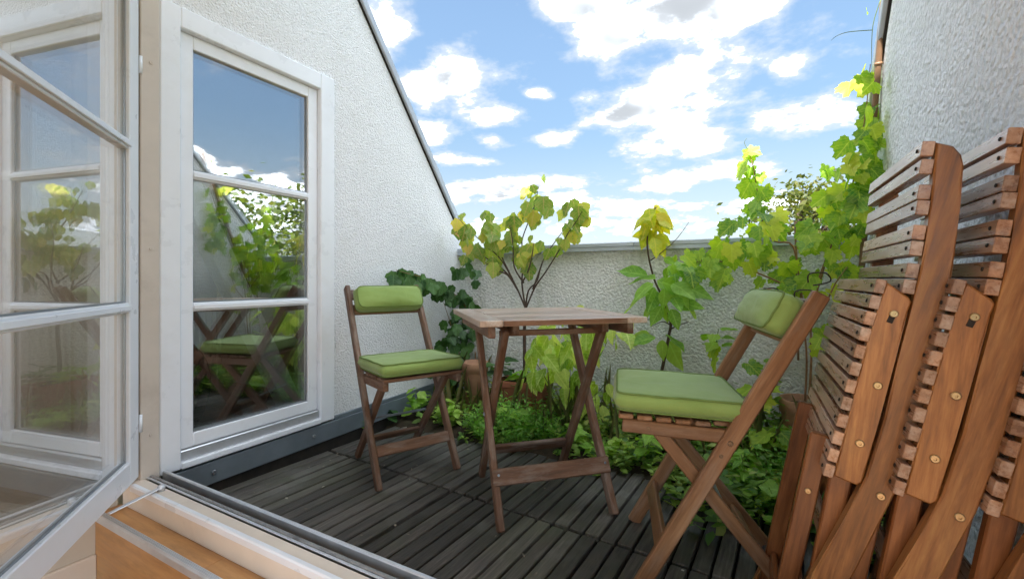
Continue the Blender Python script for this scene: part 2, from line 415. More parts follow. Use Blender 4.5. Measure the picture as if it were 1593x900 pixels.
def box(name, lo, hi, mat, parent=None, bev=0.0):
    """axis-aligned box; its longest side becomes local X so that grain follows it"""
    lo, hi = Vector(lo), Vector(hi); c = (lo + hi) / 2; s = hi - lo
    ax = max(range(3), key=lambda i: s[i]); b = (ax + 1) % 3; d = (ax + 2) % 3
    rot = Matrix.Identity(3)
    cols = [Vector((1 if i == q else 0 for i in range(3))) for q in (ax, b, d)]
    mt = Matrix((cols[0], cols[1], cols[2])).transposed().to_4x4(); mt.translation = c
    return link(name, cached_box(s[ax], s[b], s[d], bev, mat), mat, parent, mt)
def bar(name, p0, p1, w, th, side, mat, parent=None, bev=0.003):
    """rectangular bar p0->p1, width w along `side`, thickness th across"""
    p0, p1 = Vector(p0), Vector(p1); x = (p1 - p0); ln = x.length; x.normalize()
    y = Vector(side); y = (y - x * y.dot(x)).normalized(); z = x.cross(y)
    mt = Matrix((x, y, z)).transposed().to_4x4(); mt.translation = (p0 + p1) / 2
    return link(name, cached_box(ln, w, th, bev, mat), mat, parent, mt)
def prism(name, pts, th, mat, parent, frame, bev=0.003, smooth=False):
    """outline pts (u,v) extruded along +w by th; frame = 4x4 (u,v,w,origin)"""
    bm = bmesh.new()
    vs = [bm.verts.new((p[0], p[1], 0)) for p in pts]
    f = bm.faces.new(vs)
    r = bmesh.ops.extrude_face_region(bm, geom=[f])
    for v in [g for g in r['geom'] if isinstance(g, bmesh.types.BMVert)]: v.co.z += th
    if bev: bmesh.ops.bevel(bm, geom=[e for e in bm.edges if abs(e.verts[0].co.z - e.verts[1].co.z) < 1e-6], offset=bev, segments=1, affect='EDGES')
    return link(name, finish(bm, name), mat, parent, frame)
def tube_bm(bm, pts, rad, n=6, closed=False):
    pts = [Vector(p) for p in pts]; k = len(pts)
    rads = rad if isinstance(rad, (list, tuple)) else [rad] * k
    rings = []; up = Vector((0.13, 0.21, 1)).normalized(); prev = None
    for i in range(k):
        if closed: t = pts[(i + 1) % k] - pts[i - 1]
        else: t = pts[min(i + 1, k - 1)] - pts[max(i - 1, 0)]
        t.normalize()
        if prev is None:
            a = t.cross(up)
            if a.length < 1e-3: a = t.cross(Vector((1, 0, 0)))
        else: a = prev - t * prev.dot(t)
        a.normalize(); prev = a; b = t.cross(a)
        rings.append([bm.verts.new(pts[i] + (a * math.cos(2 * math.pi * j / n) + b * math.sin(2 * math.pi * j / n)) * rads[i]) for j in range(n)])
    for i in range(k if closed else k - 1):
        A, B = rings[i], rings[(i + 1) % k]
        for j in range(n): bm.faces.new((A[j], A[(j + 1) % n], B[(j + 1) % n], B[j]))
    if not closed:
        bm.faces.new(rings[0][::-1]); bm.faces.new(rings[-1])
def smooth_path(pts, sub=4):
    pts = [Vector(p) for p in pts]; out = []
    for i in range(len(pts) - 1):
        p0, p1, p2, p3 = pts[max(i - 1, 0)], pts[i], pts[i + 1], pts[min(i + 2, len(pts) - 1)]
        for s in range(sub):
            t = s / sub
            out.append(0.5 * ((2 * p1) + (p2 - p0) * t + (2 * p0 - 5 * p1 + 4 * p2 - p3) * t * t + (3 * p1 - p0 - 3 * p2 + p3) * t ** 3))
    out.append(pts[-1]); return out
def tube(name, pts, r0, r1, mat, parent=None, n=6, sub=4):
    bm = bmesh.new(); pp = smooth_path(pts, sub) if sub > 1 else [Vector(p) for p in pts]
    tube_bm(bm, pp, [r0 + (r1 - r0) * i / (len(pp) - 1) for i in range(len(pp))], n)
    return link(name, finish(bm, name, True), mat, parent)
def lathe(name, prof, mat, parent=None, n=32, mtx=None, smooth=True):
    bm = bmesh.new(); rings = []
    for (r, z) in prof: rings.append([bm.verts.new((r * math.cos(2 * math.pi * j / n), r * math.sin(2 * math.pi * j / n), z)) for j in range(n)])
    for A, B in zip(rings, rings[1:]):
        for j in range(n): bm.faces.new((A[j], A[(j + 1) % n], B[(j + 1) % n], B[j]))
    bm.faces.new(rings[0][::-1]); bm.faces.new(rings[-1])
    return link(name, finish(bm, name, smooth), mat, parent, mtx)
_bolt = {}
def bolt(p, nrm, r, mat, parent):
    k = (round(r, 4), mat)
    if k not in _bolt:
        bm = bmesh.new(); n = 14; rings = []
        for (q, z) in ((r, 0), (r, 0.35 * r), (0.8 * r, 0.5 * r), (0.38 * r, 0.5 * r), (0.3 * r, 0.28 * r)):
            rings.append([bm.verts.new((q * math.cos(2 * math.pi * j / n), q * math.sin(2 * math.pi * j / n), z)) for j in range(n)])
        for A, B in zip(rings, rings[1:]):
            for j in range(n): bm.faces.new((A[j], A[(j + 1) % n], B[(j + 1) % n], B[j]))
        bm.faces.new(rings[-1]); me = finish(bm, 'bolt'); me.materials.append(M[mat]); _bolt[k] = me
    mt = Vector(nrm).to_track_quat('Z', 'Y').to_matrix().to_4x4(); mt.translation = p
    return link('bolt', _bolt[k], mat, parent, mt)
def under(child, part):
    """make child a piece of part, staying where it is"""
    child.matrix_basis = part.matrix_basis.inverted() @ child.matrix_basis; child.parent = part
    return child
def copy_tree(o, parent=None):
    c = o.copy(); COL.objects.link(c); c.parent = parent
    for ch in list(o.children): copy_tree(ch, c)
    return c

# ================================================================== setting: ground, walls, deck
LW, BW, RW, FY = -1.90, 2.70, 0.46, 0.82          # left wall, back parapet, right wall, facade planes
SLOPE = 1.24
def slope_h(Y): return 1.20 + (2.704 - Y) * SLOPE

def sheet(name, x0, x1, y0, y1, z, mat):
    me = bpy.data.meshes.new(name); me.from_pydata([(x0, y0, z), (x1, y0, z), (x1, y1, z), (x0, y1, z)], [], [(0, 1, 2, 3)])
    return tag(link(name, me, mat), kind='structure')
sheet('ground', -900, 900, -900, 900, -11.0, 'gland')

# side walls: outline in the Y-Z plane, extruded in X
def side_wall(outline, x0, th, mat, label):
    fr = Matrix(((0, 0, 1, x0), (1, 0, 0, 0), (0, 1, 0, 0), (0, 0, 0, 1)))
    root = empty('stucco_wall', (x0, outline[0][0], -0.1), 0, label, 'wall')
    fr.translation -= root.location
    prism('wall_face', outline, th, mat, root, fr, 0)
    return root
WY0, WY1, WZ0, WZ1 = 0.806, 1.571, 0.138, 1.876      # window opening in the left wall
yt = 0.822
lw = side_wall([(yt, WZ1 + 0.002), (WY1 + 0.002, WZ1 + 0.002), (WY1 + 0.002, -0.2), (2.95, -0.2), (2.95, 0.9), (2.704, slope_h(2.704)), (yt, slope_h(yt))], LW - 0.28, 0.28, 'stucco_white',
               'white rough stucco side wall with a steep sloping top beside the window')
def slope_trim(root, x0, x1):
    for (nm, z0, th, ex, mat) in (('edge_flashing', 0.020, 0.040, 0.05, 'coping'), ('drip_edge', -0.011, 0.018, 0.018, 'grime')):
        a = Vector(((x0 + x1) / 2, yt - 0.02, slope_h(yt - 0.02) + z0)) - root.location
        b = Vector(((x0 + x1) / 2, 2.73, slope_h(2.73) + z0)) - root.location
        bar(nm, a, b, abs(x1 - x0) + ex, th, (1, 0, 0), mat, root, 0.003)
slope_trim(lw, LW - 0.28, LW)
rw = side_wall([(yt, -0.2), (2.95, -0.2), (2.95, 0.9), (2.704, slope_h(2.704)), (yt, slope_h(yt))], RW, 0.28, 'stucco_right',
               'light grey stucco wall behind the folded chairs')
slope_trim(rw, RW, RW + 0.28)
# back parapet
bw = empty('parapet_wall', (-0.7, BW + 0.12, -0.2), 0, 'low rough stucco parapet with grey metal coping behind the plants', 'wall')
def rel(o, v): return Vector(v) - o.location
def rbox(name, lo, hi, mat, root, bev=0.0): return box(name, rel(root, lo), rel(root, hi), mat, root, bev)
rbox('wall_face', (LW + 0.002, BW, -0.2), (RW - 0.002, BW + 0.25, 1.045), 'stucco_back', bw)
for (xa, xb) in ((LW + 0.003, -0.62), (-0.618, RW - 0.003)):
    rbox('coping', (xa, BW - 0.035, 1.050), (xb, BW + 0.29, 1.077), 'coping', bw, 0.004)
    rbox('drip_edge', (xa, BW - 0.032, 1.028), (xb, BW - 0.022, 1.050), 'coping', bw)
# unseen facade, ceiling and roof, added to keep the sun off the terrace
fc = empty('facade', (-0.7, 0.72, 2.3), 0, 'unseen white stucco facade and roof, added over the glazed door to block the sun', 'building')
rbox('wall', (LW - 0.28, 0.64, 2.28), (RW + 0.28, FY, slope_h(FY) - 0.02), 'stucco_white', fc)
rbox('ceiling', (LW - 0.28, -1.9, 2.26), (RW + 1.6, 0.638, 2.40), 'plaster_white', fc)  # stops short so that sun reaches the unseen floor behind
rbox('wall', (RW + 0.005, 0.55, -0.2), (RW + 0.28, 0.815, 2.278), 'stucco_white', fc)
rb = bar('roof', rel(fc, (-0.7, FY - 0.05, slope_h(FY) + 0.02)), rel(fc, (-0.7, -2.5, slope_h(FY) + 0.02 + 2.0)), 3.6, 0.12, (1, 0, 0), 'roof_red', fc, 0)

# deck: boards laid in two rows, turned 4 degrees against the walls
deck = tag(empty('deck', (-1.076, 1.464, 0)), kind='structure')
deck.rotation_euler = (0, 0, R(-4.0))
PITCH, BWID, BTH = 0.0565, 0.0475, 0.024
dm = {}
def inside_deck(x, y):
    return LW + 0.035 < x < RW - 0.01 and y < 2.4
cz, sz_ = math.cos(R(-4)), math.sin(R(-4))
for i in range(-17, 30):
    u = (i + 0.5) * PITCH + (0.012 if i >= 0 else 0)
    for (v0, v1) in ((-0.66, -0.006), (0.006, 0.655)):
        vm_ = (v0 + v1) / 2
        wx, wy = -1.076 + u * cz - vm_ * sz_, 1.464 + u * sz_ + vm_ * cz
        if not inside_deck(wx, wy): continue
        # boards start behind the threshold
        a = v0
        if v0 < 0:
            a = (0.835 - 1.464 - u * sz_) / cz + random.uniform(0, 0.006)
        jit = random.uniform(-0.004, 0.004)
        p0 = Vector((u, a + jit, -BTH / 2 + random.uniform(-0.002, 0.002))); p1 = Vector((u, v1 + jit, -BTH / 2 + random.uniform(-0.002, 0.002)))
        bar('board', p0, p1, BWID, BTH, (1, 0, 0), 'deck', deck, 0.003)
sheet('deck_underlay', LW - 0.2, RW + 0.2, 0.80, 2.80, -0.035, 'grime')
# soil of the planting bed, uneven
def soil_bed():
    nx, ny = 60, 24; x0, x1, y0, y1 = LW + 0.03, RW - 0.01, 1.86, 2.695; vs = []; fs = []
    for j in range(ny + 1):
        for i in range(nx + 1):
            x = x0 + (x1 - x0) * i / nx; y = y0 + (y1 - y0) * j / ny
            e = min(1, j / 5)
            z = -0.03 + e * (0.055 + 0.03 * math.sin(5 * x + 2 * y) * math.cos(4 * y) + random.uniform(-0.012, 0.012))
            vs.append((x, y + (0 if j else 0.05 * math.sin(7 * x)), z))
    for j in range(ny):
        for i in range(nx):
            k = j * (nx + 1) + i; fs.append((k, k + 1, k + nx + 2, k + nx + 1))
    me = bpy.data.meshes.new('soil'); me.from_pydata(vs, [], fs)
    for p in me.polygons: p.use_smooth = True
    return tag(link('soil', me, 'soil'), kind='structure')
soil_bed()
# dark strip at the foot of the left wall
rbox('wall_foot', (LW - 0.02, FY, -0.05), (LW + 0.004, 2.69, 0.045), 'grime', lw)
fl = rbox('base_flashing', (LW - 0.03, 0.826, 0.040), (LW + 0.014, 2.69, 0.128), 'flash', lw, 0.002)
rbox('base_flashing', (LW - 0.03, WY1 + 0.004, 0.129), (LW + 0.010, 2.69, 0.150), 'flash', lw, 0.002)
for py in (0.99, 1.45, 1.80, 2.2):
    bolt(rel(lw, (LW + 0.0142, py, 0.085)), (1, 0, 0), 0.009, 'zinc', lw)

# ================================================================== window in the left wall
def glazed(root, fr, y0, y1, z0, z1, st, zm, mats, th, gl, hinge_side=None, rail_b=0.07):
    """a sash with three panes; u along, v up; fr maps (u, depth, v)->local"""
    def bx(name, u0, u1, v0, v1, d0, d1, mat, par, bev=0.003):
        lo = Vector((u0, d0, v0)); hi = Vector((u1, d1, v1)); c = (lo + hi) / 2; s = hi - lo
        if s.z >= s.x: rot = Matrix(((0, 1, 0), (0, 0, 1), (1, 0, 0))); dims = (s.z, s.x, s.y)
        else: rot = Matrix(((1, 0, 0), (0, 0, 1), (0, 1, 0))); rot = Matrix(((1, 0, 0), (0, 0, -1), (0, 1, 0))); dims = (s.x, s.z, s.y)
        m4 = rot.to_4x4(); m4.translation = c
        return link(name, cached_box(*dims, bev, mat), mat, par, fr @ m4)
    bx('stile', y0, y0 + st, z0, z1, 0, th, 'paint', root)
    bx('stile', y1 - st, y1, z0, z1, 0, th, 'paint', root)
    bx('rail', y0 + st, y1 - st, z0, z0 + rail_b, 0, th, 'paint', root)
    bx('rail', y0 + st, y1 - st, z1 - st, z1, 0, th, 'paint', root)
    edges = [z0 + rail_b] + list(zm) + [z1 - st]
    for z in zm:
        mo = bx('muntin', y0 + st, y1 - st, z - 0.017, z + 0.017, 0.004, th - 0.002, 'paint', root)
        under(bx('glazing_bead', y0 + st, y1 - st, z - 0.009, z + 0.009, th - 0.001, th + 0.006, 'paint', root, 0.002), mo)
    for k in range(3):
        a = edges[k] + (0.017 if k else 0); b = edges[k + 1] - (0.017 if k < 2 else 0)
        pn = bx('pane', y0 + st - 0.004, y1 - st + 0.004, a - 0.004, b + 0.004, th * 0.45, th * 0.45 + 0.018, gl, root, 0)
        # thin dark sealant beads round the pane
        under(bx('seal', y0 + st, y0 + st + 0.005, a, b, th * 0.45 + 0.019, th * 0.45 + 0.024, 'zinc', root, 0), pn)
        under(bx('seal', y1 - st - 0.005, y1 - st, a, b, th * 0.45 + 0.019, th * 0.45 + 0.024, 'zinc', root, 0), pn)
        under(bx('seal', y0 + st + 0.005, y1 - st - 0.005, a, a + 0.005, th * 0.45 + 0.019, th * 0.45 + 0.024, 'zinc', root, 0), pn)
win = empty('casement_window', (LW, (WY0 + WY1) / 2, WZ0), 0, 'white framed window of three stacked panes in the stucco side wall', 'window')
FW = 0.068
for (nm, lo, hi) in (('frame_stile', (LW - 0.12, WY0, WZ0 + 0.0), (LW + 0.016, WY0 + FW, WZ1)), ('frame_stile', (LW - 0.12, WY1 - 0.082, WZ0), (LW + 0.016, WY1, WZ1)),
                     ('frame_head', (LW - 0.12, WY0 + FW, WZ1 - 0.078), (LW + 0.0155, WY1 - 0.082, WZ1)), ('frame_sill', (LW - 0.12, WY0 + FW, WZ0), (LW + 0.022, WY1 - 0.082, WZ0 + 0.026))):
    rbox(nm, lo, hi, 'paint', win, 0.004)
rbox('drip_rail', (LW - 0.10, WY0 + FW + 0.001, WZ0 + 0.027), (LW + 0.004, WY1 - 0.083, WZ0 + 0.064), 'alu', win, 0.003)
frw = Matrix(((0, 1, 0, -0.075), (1, 0, 0, 0), (0, 0, 1, 0), (0, 0, 0, 1)))
frw.translation = Vector((-0.072, -win.location.y, -win.location.z))
glazed(win, frw, WY0 + FW + 0.002, WY1 - 0.084, WZ0 + 0.066, WZ1 - 0.080, 0.052, (0.744, 1.258), None, 0.062, 'glass', rail_b=0.052)

# ================================================================== room behind the window and camera-side room
rm = empty('room', (-3.0, 1.5, -0.16), 0, 'dim room with beige walls seen through the window panes', 'room')
def gable(x0, x1, mat):
    o_ = [(-0.2, -0.16), (2.55, -0.16), (2.55, slope_h(2.55) - 0.16), (1.75, slope_h(1.75) - 0.16), (-0.2, slope_h(1.75) - 0.16)]
    fr = Matrix(((0, 0, 1, x0), (1, 0, 0, 0), (0, 1, 0, 0), (0, 0, 0, 1))); fr.translation -= rm.location
    prism('wall', o_, x1 - x0, mat, rm, fr, 0)
gable(-4.9, -4.8, 'plaster')
rbox('wall', (-4.8, 2.551, -0.16), (LW - 0.29, 2.65, slope_h(2.65) - 0.14), 'plaster', rm)
rbox('wall', (-4.8, -0.32, -0.16), (LW - 0.132, -0.202, slope_h(1.75) - 0.16), 'plaster', rm)
zc_ = slope_h(1.75) - 0.155
rbox('ceiling', (-4.9, -0.32, zc_), (LW - 0.285, 1.74, zc_ + 0.06), 'plaster_white', rm)
bar('sloped_ceiling', rel(rm, ((-4.9 + LW - 0.285) / 2, 1.74, slope_h(1.74) - 0.10)), rel(rm, ((-4.9 + LW - 0.285) / 2, 2.75, slope_h(2.75) - 0.10)), 4.9 + LW - 0.285, 0.08, (1, 0, 0), 'plaster_white', rm, 0)
rbox('wall', (LW - 0.28, 0.70, -0.16), (LW - 0.062, 0.8045, 2.25), 'plaster', rm)
rbox('wall', (LW - 0.24, -0.20, -0.16), (LW - 0.132, 0.699, 2.25), 'plaster', rm)
rbox('wall_base', (LW - 0.28, 0.823, -0.2), (LW - 0.022, WY1, 0.1365), 'plaster', rm)
rfl = tag(empty('floor', (-3.0, 0.5, -0.16)), kind='structure')
k = 0
for i in range(21):
    y = -0.2 + i * 0.135
    rbox('plank', (-4.8, y, -0.19), (LW - 0.29, y + 0.132, -0.16 + random.uniform(-0.0008, 0.0008)), 'parquet', rfl)
for i in range(30):  # floor carried back unseen behind the camera to bounce sunlight forward
    y = -3.41 + i * 0.135
    rbox('plank', (LW - 0.02, y, -0.19), (RW + 1.5, y + 0.132, -0.16 + random.uniform(-0.0008, 0.0008)), 'parquet', rfl)
# inside wall beside the open door leaf
iw = empty('interior_wall', (LW - 0.03, 0.2, -0.16), 0, 'beige plastered inside wall beside the open glazed door', 'wall')
rbox('wall_face', (LW - 0.13, -1.9, -0.16), (LW - 0.028, 0.70, 2.258), 'plaster', iw)
rbox('skirting', (LW - 0.0275, -1.9, -0.16), (LW - 0.012, 0.64, -0.06), 'cream', iw, 0.003)
# radiator
rad = empty('radiator', (-4.74, 2.0, -0.05), 0, 'white ribbed radiator on the far wall inside the room', 'radiator')
for i in range(22):
    y = 1.45 + i * 0.05
    rbox('rib', (-4.79, y, 0.0), (-4.70, y + 0.042, 0.62), 'plaster_white', rad, 0.008)
rbox('top_grille', (-4.795, 1.44, 0.621), (-4.695, 2.56, 0.645), 'plaster_white', rad, 0.003)
# white bar added for the pale diagonal band in the panes
br = empty('diagonal_bar', (-2.7, 1.6, -0.16), 0, 'white diagonal bar inside behind the window', 'beam')
pA, pB = atX(286, 286, -2.20), atX(432, 590, -2.30)
bar('beam', rel(br, pA), rel(br, pB + (pB - pA) * 0.35), 0.10, 0.09, (0, 1, 0.6), 'paint', br, 0.004)
# wheel-like black ring
wh = empty('bicycle_wheel', atX(296, 640, -2.5) - Vector((0, 0, 0.0)), 0, 'black curved tyre standing inside behind the lower window pane', 'wheel')
bm = bmesh.new(); wr = 0.30
tube_bm(bm, [(0.10 * math.sin(a), wr * math.cos(a) * 0.8 - 0.18, 0.08 + wr * math.sin(a)) for a in [2 * math.pi * i / 40 for i in range(40)]], 0.03, 10, True)
link('tyre', finish(bm, 'tyre', True), 'black', wh)
bm = bmesh.new()
tube_bm(bm, [(0.09 * math.sin(a), (wr - .035) * math.cos(a) * 0.8 - 0.18, 0.08 + (wr - .035) * math.sin(a)) for a in [2 * math.pi * i / 40 for i in range(40)]], 0.012, 8, True)
link('rim', finish(bm, 'rim', True), 'zinc', wh)

# ================================================================== glazed door leaf, jamb, threshold
jb = empty('door_jamb', (LW, 0.77, 0.0), 0, 'beige painted door jamb between the glazed door and the window', 'door frame')
rbox('jamb_face', (LW - 0.06, 0.745, 0.10), (LW + 0.022, 0.803, 2.258), 'jamb', jb, 0.003)
for pz in (0.30, 0.96, 1.62):
    bolt(rel(jb, (LW + 0.0225, 0.776, pz)), (1, 0, 0), 0.006, 'jamb', jb)
hinge = Vector((LW + 0.022, 0.742, 0))
dz0, dz1 = 0.165, 1.86
door = empty('glazed_door', (hinge.x, hinge.y, dz0), R(-39.0), 'white glazed door leaf of three panes standing open into the room', 'door')
frd = Matrix.Identity(4); frd.translation = Vector((0.0, -0.066, -dz0))
glazed(door, frd, 0.004, 0.86, dz0, dz1, 0.072, (0.757, 1.300), None, 0.066, 'door_glass', rail_b=0.078)
for hz in (0.35, 1.6):
    lathe('hinge', [(0.005, -0.03), (0.005, 0.03)], 'paint', door, 12, Matrix.Translation((0.0, 0.004, hz - dz0)))
th = empty('door_threshold', (-0.7, 0.77, 0.0), 0, 'white timber threshold with twin metal rails and oak step under the door', 'threshold')
X0, X1 = LW + 0.024, RW - 0.003
rbox('outer_rail', (X0, 0.809, 0.0), (X1, 0.822, 0.160), 'alu', th, 0.003)
rbox('channel', (X0, 0.782, 0.02), (X1, 0.808, 0.128), 'grime', th)
rbox('inner_rail', (X0, 0.770, 0.04), (X1, 0.781, 0.158), 'alu_dirty', th, 0.002)
rbox('rail_lip', (X0, 0.762, 0.151), (X1, 0.7695, 0.1545), 'alu', th, 0.001)
rbox('sill', (X0 - 0.05, 0.712, 0.0), (X1, 0.7615, 0.150), 'cream', th, 0.004)
rbox('sill_edge', (X0 + 0.01, 0.709, 0.128), (X1, 0.728, 0.1525), 'paint', th, 0.004)
xs = [X0 - 0.05, -1.30, -0.55, X1]
for a, b in zip(xs, xs[1:]):
    rbox('step_board', (a + 0.0008, 0.655, 0.045), (b - 0.0008, 0.7115, 0.073), 'oak', th, 0.001)
rbox('nosing', (X0 - 0.05, 0.632, 0.052), (X1, 0.654, 0.080), 'alu', th, 0.004)
for q in (0.637, 0.643, 0.649):
    rbox('nosing_rib', (X0 - 0.05, q - 0.0012, 0.080), (X1, q + 0.0012, 0.0818), 'alu', th)
rbox('riser', (X0 - 0.05, 0.640, -0.16), (X1, 0.652, 0.051), 'oak', th, 0.001)
stay = empty('door_stay', (atZ(250, 758, 0.155)), 0, 'thin metal stay arm linking the open glazed door to the threshold', 'door stay')
pS = atZ(251, 757, 0.162); pE = hinge + Vector((0.776, -0.631, 0)) * 0.235 + Vector((0, 0, 0.150)); pE.z = 0.150
bar('arm', rel(stay, pS), rel(stay, pE), 0.014, 0.003, (0.5, 0.8, 0), 'alu', stay, 0.001)
lathe('pivot', [(0.011, -0.012), (0.011, 0.004), (0.006, 0.008)], 'alu', stay, 14, Matrix.Translation(rel(stay, pS)))

# ================================================================== cushions
def cushion(name, sx, sy, t, label, cat, mtx, grp=None, puff=0.22, rc=0.03):
    """sx, sy: size; t: thickness; boxed cushion with piped edges"""
    N = 14
    def outline(u, v):   # square -> rounded square, with slight pillow corners
        x, y = u * sx / 2, v * sy / 2
        lx, ly = sx / 2 - rc, sy / 2 - rc
        ax, ay = abs(x) - lx, abs(y) - ly
        if ax > 0 and ay > 0:
            l = math.hypot(ax, ay); k = max(ax, ay)
            if l > 1e-6: ax, ay = ax / l * k, ay / l * k
            x = math.copysign(lx + ax, x); y = math.copysign(ly + ay, y)
        return x, y
    rr = random.Random(name + label)
    ph = [rr.uniform(0, 6) for _ in range(6)]
    bm = bmesh.new(); top = {}; bot = {}
    for i in range(N + 1):
        for j in range(N + 1):
            u, v = math.sin((i / N - .5) * math.pi), math.sin((j / N - .5) * math.pi)
            x, y = outline(u, v)
            d = (1 - u ** 4) * (1 - v ** 4)
            wv = 0.0025 * math.sin(9 * u + ph[0]) * math.sin(7 * v + ph[1]) + 0.002 * math.sin(17 * v + ph[2] + 4 * u)
            h = t * (0.5 + puff * d) + wv * (0.3 + d)
            top[i, j] = bm.verts.new((x, y, h))
            if 0 < i < N and 0 < j < N: bot[i, j] = bm.verts.new((x, y, -t * (0.5 + puff * 0.4 * d)))
    rim = [(i, 0) for i in range(N)] + [(N, j) for j in range(N)] + [(i, N) for i in range(N, 0, -1)] + [(0, j) for j in range(N, 0, -1)]
    mid = []
    for k in rim:
        c = top[k].co
        bulge = 1 + 0.012 / max(sx, sy) * 2
        mid.append(bm.verts.new((c.x * bulge, c.y * bulge, 0))); bot[k] = bm.verts.new((c.x, c.y, -t * 0.5))
    for i in range(N):
        for j in range(N):
            bm.faces.new((top[i, j], top[i + 1, j], top[i + 1, j + 1], top[i, j + 1]))
            bm.faces.new((bot[i, j], bot[i, j + 1], bot[i + 1, j + 1], bot[i + 1, j]))
    n = len(rim)
    for q in range(n):
        a, b = rim[q], rim[(q + 1) % n]
        bm.faces.new((top[b], top[a], mid[q], mid[(q + 1) % n])); bm.faces.new((mid[(q + 1) % n], mid[q], bot[a], bot[b]))
    loops = ([top[k].co.copy() for k in rim], [bot[k].co.copy() for k in rim])
    root = empty(name, (0, 0, 0), 0, label, cat, grp); root.matrix_basis = mtx
    cv = link('cover', finish(bm, name, True), 'fabric', root)
    for lp in loops:
        b2 = bmesh.new(); tube_bm(b2, [c * 1.004 for c in lp], 0.0032, 6, True); link('piping', finish(b2, 'piping', True), 'piping', cv)
    return root

# ================================================================== bistro chairs
def bistro_chair(loc, rz, label, mat, D=0.44, dz=0.0):
    """origin: midway between the front feet; +x is the way the sitter faces"""
    o = empty('folding_bistro_chair', loc, rz, label, 'chair', 'bistro chairs at the table')
    W = 0.178                     # half distance between the post centres
    def pl(h): return -D * h / 0.805
    for s in (1, -1):
        bar('back_post', (0.0, s * W, 0.0), (-D - 0.005, s * W, 0.815), 0.042, 0.022, (1, 0, 0), mat, o, 0.004)
        bar('cross_leg', (-0.41, s * (W - 0.035), 0.0), (-0.045, s * (W - 0.035), 0.445 + dz), 0.036, 0.022, (1, 0, 0), mat, o, 0.003)
        bar('seat_rail', (0.040, s * (W - 0.014), 0.447 + dz), (-0.250, s * (W - 0.014), 0.435 + dz), 0.036, 0.022, (0, 0, 1), mat, o, 0.003)
        bolt((pl(0.425), s * (W + 0.011), 0.425), (0, s, 0), 0.007, 'bronze', o)
        bolt((-0.21, s * (W + 0.011), 0.39), (0, s, 0), 0.005, 'bronze', o)
        bolt((-0.03, s * (W - 0.003), 0.444 + dz), (0, s, 0), 0.005, 'bronze', o)
    for k in range(7):
        x = 0.030 - k * 0.050
        bar('seat_slat', (x, -W + 0.004 + (0.02 if k > 4 else 0), 0.4715 + dz - k * 0.0016), (x, W - 0.004 - (0.02 if k > 4 else 0), 0.4715 + dz - k * 0.0016), 0.040, 0.013, (1, 0, 0), mat, o, 0.003)
    bar('stretcher', (pl(0.135) + 0.012, -W + 0.011, 0.135), (pl(0.135) + 0.012, W - 0.011, 0.135), 0.046, 0.016, (-0.47, 0, 0.88), mat, o, 0.003)
    bar('stretcher', (-0.318, -W + 0.046, 0.105), (-0.318, W - 0.046, 0.105), 0.040, 0.014, (0.66, 0, 0.75), mat, o, 0.003)
    bar('stretcher', (-0.232, -W + 0.046, 0.225), (-0.232, W - 0.046, 0.225), 0.010, 0.010, (0.66, 0, 0.75), 'zinc', o, 0.003)
    for h in (0.775, 0.705):
        bar('back_slat', (pl(h) - 0.004, -W + 0.011, h), (pl(h) - 0.004, W - 0.011, h), 0.052, 0.014, (-0.47, 0, 0.88), mat, o, 0.003)
    return o
def chair_cushions(ch, lab_a, lab_b, dz=0.0, tie=False):
    mw = Matrix.Translation(ch.location) @ Matrix.Rotation(ch.rotation_euler.z, 4, 'Z')
    seat = mw @ Matrix.Translation((-0.113, 0, 0.5085 + dz)) @ Matrix.Rotation(R(-1.8), 4, 'Y')
    cushion('seat_cushion', 0.335, 0.355, 0.046, lab_a, 'cushion', seat, 'green seat cushions', 0.16)
    back = mw @ Matrix.Translation((-0.372, 0, 0.757)) @ Matrix.Rotation(R(-28.2 + 90), 4, 'Y') @ Matrix.Rotation(0, 4, 'Z')
    c = cushion('back_cushion', 0.108, 0.318, 0.060, lab_b, 'cushion', back, 'green back cushions', 0.36, 0.026)
    if tie:                                   # dark tie cords looping behind the chair back
        for (y0, zz_) in ((-0.13, 0.0), (0.13, 0.0), (0.15, -0.05)):
            pts = [(-0.050 + zz_, y0, -0.02), (-0.075 + zz_, y0 + 0.012, -0.045), (-0.085 + zz_, y0 + 0.03, -0.02), (-0.066 + zz_, y0 + 0.034, 0.012), (-0.048 + zz_, y0 + 0.02, 0.0)]
            tube('tie_cord', pts, 0.0018, 0.0018, 'cord', c, 6, 4)
        tube('tie_cord', [(0.03, 0.165, -0.03), (0.06, 0.178, -0.035), (0.10, 0.172, -0.04), (0.13, 0.18, -0.035)], 0.0028, 0.0022, 'cord', c, 6, 4)
    return c
lc = bistro_chair((-1.24, 1.475, 0), R(-26.0), 'weathered wooden folding chair with green cushions beside the white window', 'old_wood', 0.465, -0.024)
chair_cushions(lc, 'green seat cushion on the chair beside the window', 'green back cushion on the chair beside the window', -0.024)
rc_ = bistro_chair((-0.322, 1.407, 0), R(194.8), 'wooden folding chair with green cushions beside the leaning folded chairs', 'chair_wood')
chair_cushions(rc_, 'green seat cushion on the chair beside the folded chairs', 'green back cushion tied to the chair beside the folded chairs', 0.0, True)

